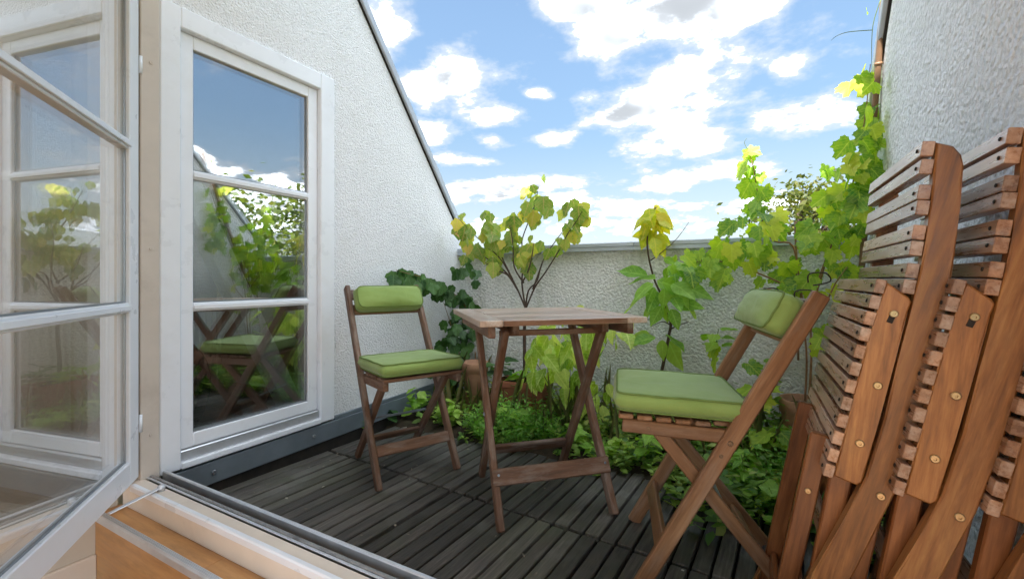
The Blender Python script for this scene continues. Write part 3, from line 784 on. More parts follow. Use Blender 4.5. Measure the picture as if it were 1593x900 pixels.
# ================================================================== table
tb = empty('folding_table', (-0.746, 1.604, 0), R(43.8), 'square weathered wooden folding table with crossed legs between the two bistro chairs', 'table')
TZ, TH = 0.72, 0.020
HS = 0.30
for k in range(7):                                    # boards along local x between the two end boards
    y = -HS + 0.0425 + k * (2 * HS - 0.0) / 7 * 1.0
    y = -HS + (k + 0.5) * (2 * HS / 7)
    bar('top_board', (-HS + 0.082, y, TZ - TH / 2 + random.uniform(-.0007, .0007)), (HS - 0.002 - 0.08, y, TZ - TH / 2 + random.uniform(-.0007, .0007)), 2 * HS / 7 - 0.0025, TH, (0, 1, 0), 'table_top', tb, 0.002)
for s in (-1, 1):
    bar('end_board', (s * (HS - 0.040), -HS, TZ - TH / 2), (s * (HS - 0.040), HS, TZ - TH / 2), 0.078, TH + 0.001, (1, 0, 0), 'table_top', tb, 0.002)
    bar('edge_rail', (-HS + 0.08, s * (HS + 0.0015), TZ - TH / 2), (HS - 0.08, s * (HS + 0.0015), TZ - TH / 2), 0.003, TH - 0.004, (0, 1, 0), 'old_wood', tb, 0.0)
    bar('cleat', (s * 0.252, -0.27, TZ - TH - 0.021), (s * 0.252, 0.27, TZ - TH - 0.021), 0.024, 0.040, (1, 0, 0), 'old_wood', tb, 0.003)
    bar('cleat', (s * 0.165, -0.25, TZ - TH - 0.018), (s * 0.165, 0.25, TZ - TH - 0.018), 0.024, 0.034, (1, 0, 0), 'old_wood', tb, 0.003)
    # crossing legs: the outer pair stands towards -y, the inner pair towards +y
    bar('leg', (s * 0.212, -0.225, 0.0), (s * 0.212, 0.185, 0.680), 0.040, 0.024, (0, 1, 0), 'old_wood', tb, 0.004)
    bar('leg', (s * 0.186, 0.225, 0.0), (s * 0.186, -0.185, 0.680), 0.040, 0.024, (0, 1, 0), 'old_wood', tb, 0.004)
    bolt((s * 0.2245, -0.02, 0.34), (s, 0, 0), 0.008, 'zinc', tb)
def ly(h, sgn): return sgn * (-0.225 + 0.41 * h / 0.68)
bar('stretcher', (-0.226, ly(0.165, 1) - 0.030, 0.155), (0.226, ly(0.165, 1) - 0.030, 0.155), 0.058, 0.018, (0, 0.5, 0.86), 'old_wood', tb, 0.003)
bar('stretcher', (-0.172, ly(0.14, -1), 0.14), (0.172, ly(0.14, -1), 0.14), 0.048, 0.016, (0, -0.5, 0.86), 'old_wood', tb, 0.003)
bar('support_rod', (-0.20, -0.16, 0.662), (0.20, -0.16, 0.662), 0.020, 0.020, (0, 1, 0), 'old_wood', tb, 0.002)
bar('support_rod', (-0.20, 0.17, 0.662), (0.20, 0.17, 0.662), 0.020, 0.020, (0, 1, 0), 'old_wood', tb, 0.002)
for s in (-1, 1): 
    for q in (0.012, -0.012): bolt((s * 0.205, ly(0.165, 1) - 0.041, 0.155 + q), (0, -1, 0.3), 0.0045, 'zinc', tb)

# ================================================================== folded slatted chairs against the right wall
YN = 1.04
def XZ(px, py):
    p = atY(px, py, YN); return (p.x, p.z)
def folded_chair(label, mats):
    """profile drawn in the x-z plane, width along +y; origin at the foot of the near post"""
    ox = 0.03
    o = empty('folded_slatted_chair', (ox, YN, 0), 0, label, 'chair', 'folded slatted chairs leaning on the wall')
    W = 0.40
    def loc(pts): return [(x - ox, z) for (x, z) in pts]
    left = [XZ(1457, 221), XZ(1449, 310), XZ(1440, 375), XZ(1431, 425), XZ(1417, 485), XZ(1397, 561), XZ(1376, 652), XZ(1347, 742), XZ(1308, 815), XZ(1262, 896)]
    right = [XZ(1484, 227), XZ(1496, 240), XZ(1500, 256), XZ(1494, 322), XZ(1484, 410), XZ(1468, 500), XZ(1449, 590), XZ(1424, 683), XZ(1393, 767), XZ(1327, 896)]
    lft, rgt = loc(left), loc(right)
    # run the post on down to the floor
    def ext(p, q):
        k = q[1] / (p[1] - q[1]); return (q[0] + (q[0] - p[0]) * k * 0.9, 0.0)
    lft.append(ext(lft[-2], lft[-1])); rgt.append((lft[-1][0] + 0.045, 0.0))
    outline = lft + rgt[::-1]
    seat_l = loc([XZ(1380, 438), XZ(1363, 492), XZ(1349, 537), XZ(1337, 580), XZ(1325, 633), XZ(1297, 741)])
    seat = seat_l + loc([XZ(1333, 756), XZ(1342, 752), XZ(1368, 657), XZ(1394, 560), XZ(1414, 485), XZ(1420, 470), XZ(1416, 463)])
    # long axis along local x of the part: rotate the outline into it
    def part(name, pts, y0, thk, mat):
        # u axis along the part, v across
        a = Vector((pts[0][0], 0, pts[0][1])); zs = [p[1] for p in pts]
        lo_i = min(range(len(pts)), key=lambda i: pts[i][1]); hi_i = max(range(len(pts)), key=lambda i: pts[i][1])
        u = Vector((pts[hi_i][0] - pts[lo_i][0], 0, pts[hi_i][1] - pts[lo_i][1])).normalized()
        w = Vector((0, 1, 0)); v = w.cross(u)
        org = Vector((pts[lo_i][0], y0, pts[lo_i][1]))
        fr = Matrix((u, v, w)).transposed().to_4x4(); fr.translation = org
        q = [((Vector((p[0], y0, p[1])) - org).dot(u), (Vector((p[0], y0, p[1])) - org).dot(v)) for p in pts]
        return prism(name, q, thk, mat, o, fr, 0.003)
    part('back_post', outline, 0.0, 0.024, mats[0]); part('back_post', outline, W - 0.024, 0.024, mats[0])
    part('seat_side', seat, 0.004, 0.022, mats[0]); part('seat_side', seat, W - 0.028, 0.022, mats[0])
    # slats sit on the front edge of the posts and of the seat sides
    def slat(name, px, py, dpx, w, t, y0=0.0):
        c = XZ(px, py); n = XZ(px + dpx[0], py + dpx[1])
        d = Vector((n[0] - c[0], 0, n[1] - c[1])).normalized()     # along the edge
        p = Vector((c[0] - ox, 0, c[1])); nn = Vector((-d.z, 0, d.x))
        if nn.x > 0: nn = -nn
        p = p + nn * (t / 2 + 0.001)
        s = bar(name, p + Vector((0, y0, 0)), p + Vector((0, W - y0, 0)), w, t, d, mats[1], o, 0.0012)
        pl_ = p + nn * (t / 2 + 0.0004) + Vector((0, 0.022, 0))
        b = bolt(pl_, nn, 0.0035, 'grime', o); b.name = 'plug'; under(b, s)
        return s
    for (x, y) in ((1455.5, 231), (1453.5, 259), (1450, 299), (1447.5, 323), (1441.5, 362), (1437.5, 387), (1431, 422), (1426, 447)):
        slat('back_slat', x, y, (-6, 30), 0.0262, 0.018)
    ed = [(1379, 447), (1371, 471.5), (1363, 497), (1355.5, 522), (1347, 549), (1340, 576), (1333, 603), (1326.5, 630), (1319.5, 657), (1312.5, 684), (1305.5, 711), (1299, 735)]
    for (x, y) in ed: slat('seat_slat', x, y, (-8, 28), 0.0255, 0.016)
    # legs
    def leg(name, a, b, w, y0, mat, floor=True):
        p, q = XZ(*a), XZ(*b)
        if floor: k = q[1] / (p[1] - q[1]); q = (q[0] + (q[0] - p[0]) * k, 0.0)
        bar(name, (p[0] - ox, y0, p[1]), (q[0] - ox, y0, q[1]), w, 0.022, (1, 0, 0), mat, o, 0.003)
        return Vector((q[0] - ox, y0, q[1])), Vector((p[0] - ox, y0, p[1]))
    f1, t1 = leg('rear_leg', (1326, 690), (1283, 900), 0.036, 0.042, mats[2])
    leg('rear_leg', (1326, 690), (1283, 900), 0.036, W - 0.042, mats[2])
    f2, t2 = leg('front_leg', (1284, 690), (1236, 900), 0.036, 0.070, mats[2])
    leg('front_leg', (1284, 690), (1236, 900), 0.036, W - 0.070, mats[2])
    for (f, t, yy) in ((f2, t2, 0.081), (f1, t1, 0.053)):
        c = f.lerp(t, 0.22)
        bar('stretcher', (c.x, yy, c.z), (c.x, W - yy, c.z), 0.034, 0.014, (t - f), mats[2], o, 0.003)
    bar('stretcher', (outline[0][0] * 0.35 + 0.02, 0.024, 0.30), (outline[0][0] * 0.35 + 0.02, W - 0.024, 0.30), 0.040, 0.014, (0.3, 0, 1), mats[1], o, 0.003)
    for (x, y, r) in ((1366, 600, 0.0070), (1338, 690, 0.0070), (1370, 771, 0.0070)):
        p = XZ(x, y); bolt((p[0] - ox, 0.0036 if x != 1370 else -0.0004, p[1]), (0, -1, 0), r, 'brass', o)
    for (x, y) in ((1262, 782),):
        p = XZ(x, y); bolt((p[0] - ox, 0.058, p[1]), (0, -1, 0), 0.0058, 'brass', o)
    # slot with its screw in the seat side
    p, q = XZ(1384, 502), XZ(1391, 488)
    bar('slot', (p[0] - ox, 0.0034, p[1]), (q[0] - ox, 0.0034, q[1]), 0.009, 0.001, (1, 0, 0), 'grime', o, 0.0)
    bolt((q[0] - ox, 0.0030, q[1]), (0, -1, 0), 0.0065, 'brass', o)
    return o
fa = folded_chair('folded slatted chair with pale seat slats, next to the cushioned chair', ('teak', 'slat', 'teak_dark'))
fb = copy_tree(fa); fb.location = (fa.location.x + 0.098, YN - 0.028, 0.0)
fb['label'] = 'middle folded slatted chair leaning between two other folded chairs'
fcq = copy_tree(fa); fcq.location = (fa.location.x + 0.212, YN - 0.045, 0.0)
fcq['label'] = 'folded slatted chair closest to the stucco wall, behind the other folded chairs'

# ================================================================== plants
def leaf_mesh(kind, seed, mat):
    rr = random.Random(seed); pts = []
    if kind == 'vine':        # five toothed lobes
        lob = [(0, 1.0), (58, 0.90), (-58, 0.90), (118, 0.76), (-118, 0.76)]
        for i in range(36):
            a = -170 + 340 * i / 35
            r = 0.30
            for (c, l) in lob: r = max(r, l * (1 - (abs(a - c) / 40.0) ** 1.25 * 0.42)) if abs(a - c) < 44 else r
            r *= 1 + (0.09 if i % 2 else -0.05) + rr.uniform(-.03, .03)
            pts.append((math.sin(R(a)) * r * 0.60, 0.36 + math.cos(R(a)) * r * 0.62))
    elif kind == 'lobed':     # three soft lobes
        lob = [(0, 1.0), (62, 0.80), (-62, 0.80), (130, 0.5), (-130, 0.5)]
        for i in range(26):
            a = -168 + 336 * i / 25
            r = 0.36
            for (c, l) in lob: r = max(r, l * (1 - (abs(a - c) / 50.0) ** 1.4 * 0.5)) if abs(a - c) < 50 else r
            r *= 1 + (0.05 if i % 2 else -0.03)
            pts.append((math.sin(R(a)) * r * 0.58, 0.34 + math.cos(R(a)) * r * 0.64))
    else:                     # ovate, pointed
        w = 0.27 if kind == 'ovate' else 0.16
        n = 9
        for i in range(n + 1):
            t = i / n; pts.append((-w * math.sin(math.pi * t ** 0.75) * (1 + 0.06 * (i % 2)), t))
        for i in range(n - 1, 0, -1):
            t = i / n; pts.append((w * math.sin(math.pi * t ** 0.75) * (1 + 0.06 * (i % 2)), t))
    dr, fold, cup = rr.uniform(0.15, 0.5), rr.uniform(0.08, 0.3), rr.uniform(-0.1, 0.15)
    ph = rr.uniform(0, 6)
    def zz(x, y): return -dr * y * y * 0.8 + fold * abs(x) + cup * x + 0.035 * math.sin(9 * y + ph) * (1 if x > 0 else -1)
    vs = [(0, 0.34 if kind in ('vine', 'lobed') else 0.4, 0)]
    vs[0] = (vs[0][0], vs[0][1], zz(0, vs[0][1]) - 0.02)
    for (x, y) in pts: vs.append((x, y, zz(x, y)))
    n = len(pts); fs = [(0, 1 + i, 1 + (i + 1) % n) for i in range(n)]
    me = bpy.data.meshes.new('leaf'); me.from_pydata(vs, [], fs); me.materials.append(M[mat])
    for p in me.polygons: p.use_smooth = True
    return me
LEAF = {}
def leafset(kind, mat, n=5):
    k = (kind, mat)
    if k not in LEAF: LEAF[k] = [leaf_mesh(kind, 11 * i + hash(kind) % 7 * 0 + len(mat), mat) for i in range(n)]
    return LEAF[k]
rl = random.Random(21)
def leaf(parent, kind, mat, p, tip, nrm, size):
    me = rl.choice(leafset(kind, mat))
    y = Vector(tip).normalized(); z = Vector(nrm); z = z - y * z.dot(y)
    if z.length < 1e-3: z = Vector((0.3, -0.5, 1)) - y * y.dot(Vector((0.3, -0.5, 1)))
    z.normalize(); x = y.cross(z)
    mt = (Matrix((x, y, z)).transposed() * size).to_4x4(); mt.translation = Vector(p) - parent.location
    return link('leaf', me, mat, parent, mt)
def rv(s=1.0): return Vector((rl.gauss(0, s), rl.gauss(0, s), rl.gauss(0, s)))
def stem(parent, pts, r0, r1, mat='bark', n=6):
    return tube('stem', [Vector(p) - parent.location for p in pts], r0, r1, mat, parent, n, 4)
def leaf_at(parent, kind, mat, px, py, Y, size, tip=None, nrm=None, X=None):
    p = atX(px, py, X) if X is not None else atY(px, py, Y)
    tip = Vector(tip) if tip is not None else Vector((rl.uniform(-.6, .6), rl.uniform(-.7, .2), -0.8))
    nrm = Vector(nrm) if nrm is not None else Vector((0.1, -0.8, 0.5))
    return leaf(parent, kind, mat, p, tip + rv(0.22), nrm + rv(0.3), size * rl.uniform(0.6, 1.25))

# --- lobed shrub with bare branches
YS = 2.46
sh = empty('lobed_shrub', atY(815, 618, YS), 0, 'bare-branched shrub with drooping yellow-green lobed leaves behind the table', 'shrub')
B = lambda pts, dy: [atY(x, y, YS + d) for (x, y), d in zip(pts, dy)]
stem(sh, B([(815, 618), (816, 560), (816, 510), (818, 475)], (0, 0, 0.01, 0)), 0.011, 0.010)
for pts, dy in (([(818, 480), (806, 452), (797, 434), (781, 406), (764, 388), (745, 372), (725, 352), (712, 338)], (0, 0, 0, .01, .02, .0, -.03, -.05)),
                ([(818, 480), (812, 440), (815, 400), (812, 375), (822, 345), (832, 318), (838, 290)], (0, .02, .03, .02, .0, .0, -.02)),
                ([(818, 480), (832, 447), (848, 424), (868, 392), (884, 362), (896, 345), (906, 328)], (0, 0, -.02, -.03, -.05, -.05, -.06)),
                ([(829, 450), (838, 425), (848, 398), (862, 378), (878, 356)], (0, .02, .05, .06, .06)),
                ([(797, 434), (781, 400), (772, 372), (758, 345)], (0, .05, .06, .05)),
                ([(806, 452), (790, 428), (772, 420), (755, 408)], (0, -.05, -.07, -.08)),
                ([(815, 440), (800, 415), (798, 380), (793, 350)], (0, -.03, -.05, -.06)),
                ([(812, 440), (822, 420), (828, 396), (830, 378)], (0, -.04, -.05, -.06)),
                ([(818, 478), (822, 452), (836, 436), (842, 410)], (0, -.03, -.05, -.07)),
                ([(797, 434), (778, 415), (752, 398), (735, 380)], (0, .03, .05, .06))):
    stem(sh, B(pts, dy), 0.0062, 0.0018)
for (x, y, n) in ((707, 334, 4), (757, 337, 5), (793, 345, 5), (838, 292, 5), (826, 322, 5), (842, 332, 5), (884, 328, 5), (907, 330, 6), (728, 368, 6), (742, 384, 5), (768, 380, 6), (798, 378, 5),
                  (812, 396, 6), (832, 384, 6), (862, 376, 4), (878, 366, 5), (774, 416, 5), (736, 352, 4), (786, 362, 4), (727, 390, 3), (892, 348, 4), (845, 312, 3), (762, 350, 3), (805, 385, 3)):
    for q in range(n):
        leaf_at(sh, 'lobed', 'leaf_shrub', x + rl.gauss(0, 8), y - 5 + rl.gauss(0, 7), YS + rl.uniform(-.08, .06), 0.104,
                (rl.uniform(-.5, .5), rl.uniform(-.5, .1), -1.0), (rl.uniform(-.4, .6), -1, 0.35))
# --- dark creeper in the corner
cr = empty('dark_creeper', atX(700, 600, LW + 0.09), 0, 'dark green creeper in the corner beside the low parapet', 'creeper')
XL = LW + 0.10
stem(cr, [atX(742, 590, XL + .1), atX(738, 520, XL), atX(740, 470, XL), atX(735, 430, XL), atX(738, 395, XL)], 0.006, 0.002, 'vine_bark')
stem(cr, [atX(740, 500, XL + .05), atX(715, 465, XL), atX(690, 446, XL), atX(660, 432, XL), atX(630, 424, XL), atX(616, 420, XL)], 0.004, 0.0015, 'vine_bark')
stem(cr, [atX(725, 590, XL + .05), atX(712, 540, XL), atX(700, 500, XL), atX(690, 470, XL)], 0.004, 0.0015, 'vine_bark')
def poly_rand(cx, cy, rx, ry): 
    a = rl.uniform(0, 2 * math.pi); q = math.sqrt(rl.random()); return cx + rx * q * math.cos(a), cy + ry * q * math.sin(a)
for (cx, cy, rx, ry, n) in ((628, 424, 16, 10, 9), (652, 432, 18, 9, 10), (680, 444, 20, 10, 12), (705, 456, 20, 14, 16), (730, 470, 28, 18, 20), (718, 500, 32, 24, 26), (700, 535, 26, 26, 22), (738, 530, 28, 26, 18), (750, 475, 18, 16, 12), (715, 412, 14, 10, 5),
                            (742, 425, 16, 18, 10), (735, 398, 12, 8, 4), (690, 570, 22, 16, 10)):
    for q in range(int(n * 1.4)):
        x, y = poly_rand(cx, cy, rx, ry)
        leaf_at(cr, 'lobed', 'leaf_ivy', x, y, None, 0.082, (rl.uniform(-.2, .6), rl.uniform(-.7, .5), -0.7), (0.8, -0.5, 0.55), X=XL + rl.uniform(-.05, .10))
# --- lime plant behind the table
YL = 2.25
lp = empty('lime_leaved_plant', atY(880, 640, YL), 0, 'bright lime-green leafy plant under the table edge', 'plant')
for pts in ([(880, 640), (878, 590), (868, 545), (860, 515)], [(882, 640), (895, 590), (905, 550), (915, 520)], [(876, 640), (855, 600), (838, 570), (825, 550)], [(884, 640), (910, 600), (930, 560), (945, 530)], [(880, 640), (905, 630), (930, 610), (945, 590)]):
    stem(lp, [atY(x, y, YL + rl.uniform(-.06, .06)) for x, y in pts], 0.004, 0.0015, 'green_stem')
for (cx, cy, rx, ry, n) in ((862, 530, 32, 22, 26), (905, 535, 26, 24, 22), (840, 560, 24, 18, 14), (870, 570, 26, 20, 16), (925, 545, 20, 20, 12), (945, 525, 20, 14, 8), (832, 590, 18, 14, 8), (900, 600, 22, 18, 9), (935, 600, 18, 22, 8), (965, 510, 22, 14, 7), (890, 490, 18, 8, 6), (925, 640, 16, 14, 5)):
    for q in range(n):
        x, y = poly_rand(cx, cy, rx, ry)
        if q % 4 == 3: continue
        leaf_at(lp, 'ovate', 'leaf_lime', x, y - 8, YL + rl.uniform(-.14, .14), 0.112, (rl.uniform(-.8, .8), rl.uniform(-.8, .2), -0.7), (rl.uniform(-.3, .3), -0.4, 0.9))
# --- young tree by the parapet
YT = 2.5
yt_ = empty('young_tree', atY(1025, 600, YT), 0, 'thin young tree with big ovate leaves and a yellow tip before the parapet', 'sapling')
stem(yt_, [atY(1022, 610, YT), atY(1033, 560, YT), atY(1041, 520, YT), atY(1043, 498, YT), atY(1032, 465, YT), atY(1017, 432, YT), atY(1007, 385, YT), atY(1010, 350, YT), atY(1020, 322, YT)], 0.0095, 0.003)
stem(yt_, [atY(1042, 512, YT), atY(1055, 506, YT - .03), atY(1072, 500, YT - .05)], 0.004, 0.0015)
stem(yt_, [atY(1043, 505, YT), atY(1030, 500, YT + .02), atY(1012, 508, YT - .03)], 0.004, 0.0015)
stem(yt_, [atY(1012, 405, YT), atY(1030, 392, YT), atY(1052, 372, YT), atY(1072, 345, YT)], 0.003, 0.001)
for (x, y, tx, tz) in ((1020, 432, -.9, -.3), (1016, 440, -.8, -.7), (1022, 436, .8, -.3), (1030, 438, .9, -.5), (1018, 446, -.5, -.9), (1034, 448, .3, -1), (1040, 455, .5, -.9), (1022, 452, -.1, -1), (1048, 462, .6, -.8), (1036, 470, .1, -1), (1030, 475, -.4, -.9),
                       (1050, 470, .9, -.5), (1056, 460, .8, -.7), (1060, 446, .9, -.2), (1046, 440, .9, 0), (1008, 428, -1, -.1), (1012, 520, -.8, -.5), (1020, 524, -.9, 0), (1036, 520, .8, -.3), (1030, 528, -.2, -1), (1040, 530, .7, -.6), (1026, 470, -.5, -.8), (1044, 480, .3, -1), (1010, 456, -.8, -.6)):
    leaf_at(yt_, 'ovate', 'leaf_young', x, y, YT + rl.uniform(-.12, .06), 0.155, (tx, rl.uniform(-.7, .3), tz), (rl.uniform(-.3, .3), -0.6, 0.8))
for k in range(34):
    a = rl.uniform(0, 6.28)
    leaf_at(yt_, 'ovate', 'leaf_yellow', 1016 + rl.gauss(0, 6), 352 + rl.uniform(-30, 18), YT + rl.uniform(-.05, .05), 0.115, (math.cos(a), math.sin(a) * .8, rl.uniform(-1.3, -.1)), (rl.uniform(-.3, .3), -0.8, 0.6))
for k in range(16):
    x, y = poly_rand(1056, 408, 26, 18)
    leaf_at(yt_, 'ovate', 'leaf_young', x, y, YT + rl.uniform(-.06, .06), 0.085, (rl.uniform(-.8, .8), rl.uniform(-.6, .2), -0.6), (0, -.7, .7))
# --- grape vine on canes
YV = 2.45
gv = empty('grape_vine', atY(1250, 625, YV), 0, 'grape vine climbing from its pot up the cane beside the stucco wall', 'vine')
V = lambda *pts: [atY(x, y, YV + d) for (x, y, d) in pts]
for s in (V((1252, 625, 0), (1255, 560, 0), (1250, 500, 0), (1245, 455, 0), (1240, 400, 0), (1237, 345, 0)),
          V((1258, 625, 0), (1262, 560, -.02), (1262, 500, -.03), (1272, 440, -.03), (1290, 390, 0), (1310, 340, 0), (1330, 270, -.1), (1346, 180, -.2), (1354, 100, -.25)),
          V((1248, 470, 0), (1235, 385, .02), (1205, 375, 0), (1188, 350, 0), (1180, 310, 0), (1172, 260, 0), (1163, 232, 0)),
          V((1246, 455, 0), (1215, 440, -.02), (1180, 425, -.03), (1140, 410, 0), (1100, 405, .03), (1068, 410, .05)),
          V((1262, 500, -.03), (1285, 470, -.08), (1300, 440, -.1), (1318, 415, -.1)),
          V((1250, 500, 0), (1270, 455, .02), (1285, 405, .03), (1300, 340, .05), (1295, 300, .05))):
    stem(gv, s, 0.0052, 0.0015, 'vine_bark')
VL = ((1165, 250, 9, 14, 6), (1172, 275, 14, 14, 8), (1182, 300, 16, 14, 8), (1186, 330, 22, 16, 11), (1165, 352, 24, 12, 8), (1195, 352, 14, 10, 5), (1140, 352, 14, 8, 4),
      (1130, 385, 22, 14, 8), (1155, 395, 26, 16, 12), (1100, 398, 22, 12, 8), (1075, 415, 26, 18, 12), (1110, 425, 18, 18, 8), (1135, 425, 16, 14, 7), (1190, 400, 30, 16, 10),
      (1220, 420, 24, 18, 10), (1240, 445, 24, 20, 10), (1205, 445, 24, 16, 8), (1270, 445, 18, 18, 7), (1300, 405, 22, 18, 9), (1318, 425, 18, 16, 6), (1250, 390, 20, 14, 6),
      (1290, 350, 26, 24, 16), (1270, 370, 20, 14, 8), (1318, 345, 22, 28, 16), (1335, 300, 22, 30, 20), (1310, 300, 24, 22, 16), (1345, 255, 20, 24, 16), (1328, 260, 20, 20, 12), (1352, 215, 16, 18, 12), (1338, 225, 14, 12, 7), (1356, 180, 12, 14, 7),
      (1332, 128, 9, 8, 2), (1345, 115, 10, 14, 3), (1366, 130, 6, 16, 3), (1295, 265, 12, 10, 5), (1240, 480, 16, 14, 5), (1270, 520, 10, 30, 5), (1350, 340, 14, 24, 8), (1345, 385, 14, 22, 7), (1175, 565, 22, 10, 4), (1120, 545, 12, 16, 5))
for (cx, cy, rx, ry, n) in VL:
    for q in range(max(2, int(n * (0.62 if cx > 1320 else 0.5 if cx > 1285 else 0.6)))):
        x, y = poly_rand(cx, cy, rx, ry)
        dY = rl.uniform(-.10, .10) - (0.18 if x > 1320 and y < 330 else 0)
        leaf_at(gv, 'vine', 'leaf_vine', x, y - 8, YV + dY, 0.086 if x > 1290 else 0.096, (rl.uniform(-.8, .7), rl.uniform(-.7, .3), -0.65), (rl.uniform(-.5, .3), -0.75, 0.6))
leaf_at(gv, 'vine', 'leaf_vine', 1347, 14, 2.2, 0.04)
for s in ([(1370, 0, 2.12), (1358, 40, 2.15), (1356, 90, 2.2), (1358, 130, 2.25)], [(1357, 47, 2.15), (1320, 50, 2.1), (1302, 56, 2.1), (1293, 63, 2.1)], [(1163, 232, 2.45), (1158, 222, 2.44), (1162, 215, 2.43)]):
    tube('tendril', [atY(x, y, Y) - gv.location for (x, y, Y) in s], 0.0016, 0.0007, 'green_stem', gv, 5, 4)
# --- bamboo canes
for (a, b, lab) in ((atY(1336, 470, 2.58), atY(1377, -30, 2.16), 'tall bamboo cane leaning along the edge of the stucco wall'), (atY(1242, 560, 2.50), atY(1237, 344, 2.50), 'short thin cane standing in the pot of the vine')):
    c = empty('bamboo_cane', a, 0, lab, 'cane')
    n = 9; pts = [a.lerp(b, i / n) - c.location for i in range(n + 1)]
    r = 0.0125 if 'tall' in lab else 0.005
    tube('cane', pts, r, r * 0.85, 'bamboo', c, 10, 1)
    for i in range(1, n, 2):
        d = (b - a).normalized(); p = a.lerp(b, i / n) - c.location
        bm = bmesh.new(); tube_bm(bm, [p - d * 0.006, p, p + d * 0.006], [r * 0.99, r * 1.15, r * 0.99], 10); link('node', finish(bm, 'node', True), 'bamboo', c)
# --- pots
def pot(loc, r, h, mat, label, nm='flower_pot'):
    o = empty(nm, loc, 0, label, 'pot')
    lathe('body', [(r * 0.72, 0), (r * 0.92, h * 0.78), (r * 0.93, h * 0.8)], mat, o)
    lathe('rim', [(r * 0.93, h * 0.78), (r, h * 0.785), (r * 1.01, h * 0.98), (r * 0.97, h), (r * 0.88, h * 0.99), (r * 0.86, h * 0.86)], mat, o)
    lathe('earth', [(r * 0.5, h * 0.88), (r * 0.865, h * 0.885), (r * 0.4, h * 0.93)], 'soil', o)
    return o
pot((atY(739, 600, 2.42).x, 2.42, 0.02), 0.085, 0.30, 'terracotta', 'pale terracotta pot by the creeper, behind the left table leg')
pot((atY(1252, 615, 2.47).x, 2.45, 0.0), 0.105, 0.30, 'terracotta', 'round terracotta pot holding the grape vine')
tr = empty('terracotta_planter', (atY(812, 600, 2.42).x, 2.44, 0.03), R(6), 'red terracotta trough behind the table legs', 'planter')
pr = [(-.15, -.08), (.15, -.08), (.15, .08), (-.15, .08)]
bm = bmesh.new(); lo = [bm.verts.new((x * .86, y * .86, 0)) for x, y in pr]; hi = [bm.verts.new((x, y, .17)) for x, y in pr]
for i in range(4): bm.faces.new((lo[i], lo[(i + 1) % 4], hi[(i + 1) % 4], hi[i]))
bm.faces.new(lo[::-1]); bm.faces.new(hi); bmesh.ops.bevel(bm, geom=bm.edges[:], offset=0.006, segments=2, affect='EDGES')
link('body', finish(bm, 'trough'), 'terracotta_dark', tr)
for (lo, hi) in (((-.16, -.09, .165), (.16, -.075, .205)), ((-.16, .075, .165), (.16, .09, .205)), ((-.16, -.0745, .165), (-.145, .0745, .205)), ((.145, -.0745, .165), (.16, .0745, .205))):
    box('rim', lo, hi, 'terracotta_dark', tr, 0.004)
box('earth', (-.144, -.074, .166), (.144, .074, .188), 'soil', tr)

# --- ground cover: one mass of small plants
def mass(name, mat, label, cat, fill):
    vs, fs = [], []
    def add(p, tip, nrm, ln, w):
        y = tip.normalized(); z = nrm - y * nrm.dot(y)
        if z.length < 1e-4: return
        z.normalize(); x = y.cross(z); b = len(vs)
        vs.extend([p, p + y * ln * .35 + x * w - z * 0 , p + y * ln * .7 + x * w * .75 - z * ln * .06, p + y * ln - z * ln * .18, p + y * ln * .7 - x * w * .75 - z * ln * .06, p + y * ln * .35 - x * w, p + y * ln * .5 - z * ln * 0.10])
        for i in range(6): fs.append((b + 6, b + i, b + (i + 1) % 6))
    fill(add)
    me = bpy.data.meshes.new(name); me.from_pydata([tuple(v) for v in vs], [], fs)
    for p in me.polygons: p.use_smooth = True
    return tag(link(name, me, mat), label, cat, kind='stuff')
rg = random.Random(5)
def edge_y(x):      # where the plants stop and the deck shows
    e = 1.98 + 0.05 * math.sin(6 * x + 1) + 0.04 * math.sin(13 * x)
    if x > -0.40: e -= 0.30 * min(1, (x + 0.40) / 0.30)
    if x < -1.35: e += 0.14
    return e
def herbs(add):
    n = 0
    while n < 1350:
        x = rg.uniform(LW + .06, RW - .02); y = rg.uniform(1.55, 2.67)
        if y < edge_y(x) + rg.gauss(0, .035): continue
        n += 1
        hgt = rg.uniform(.03, .13) + max(0, (y - 2.1)) * rg.uniform(0, .35)
        if x > -.2: hgt += rg.uniform(0, .10)
        lean = Vector((rg.gauss(0, .35), rg.gauss(-.2, .35), 1)).normalized()
        k = rg.randint(5, 9); sz = rg.choice((.022, .03, .036, .045, .06))
        for i in range(k):
            t = (i + 1) / k; p = Vector((x, y, 0.0)) + lean * hgt * t
            a = rg.uniform(0, 6.28) ; tip = Vector((math.cos(a), math.sin(a), rg.uniform(-.2, .7)))
            add(p, tip, Vector((0, 0, 1)) + Vector((rg.gauss(0, .3), rg.gauss(0, .3), 0)), sz * rg.uniform(.7, 1.2), sz * rg.uniform(.24, .36))
mass('herb_cover', 'leaf_herb', 'dense low green herbs covering the planting bed along the parapet', 'ground cover', herbs)
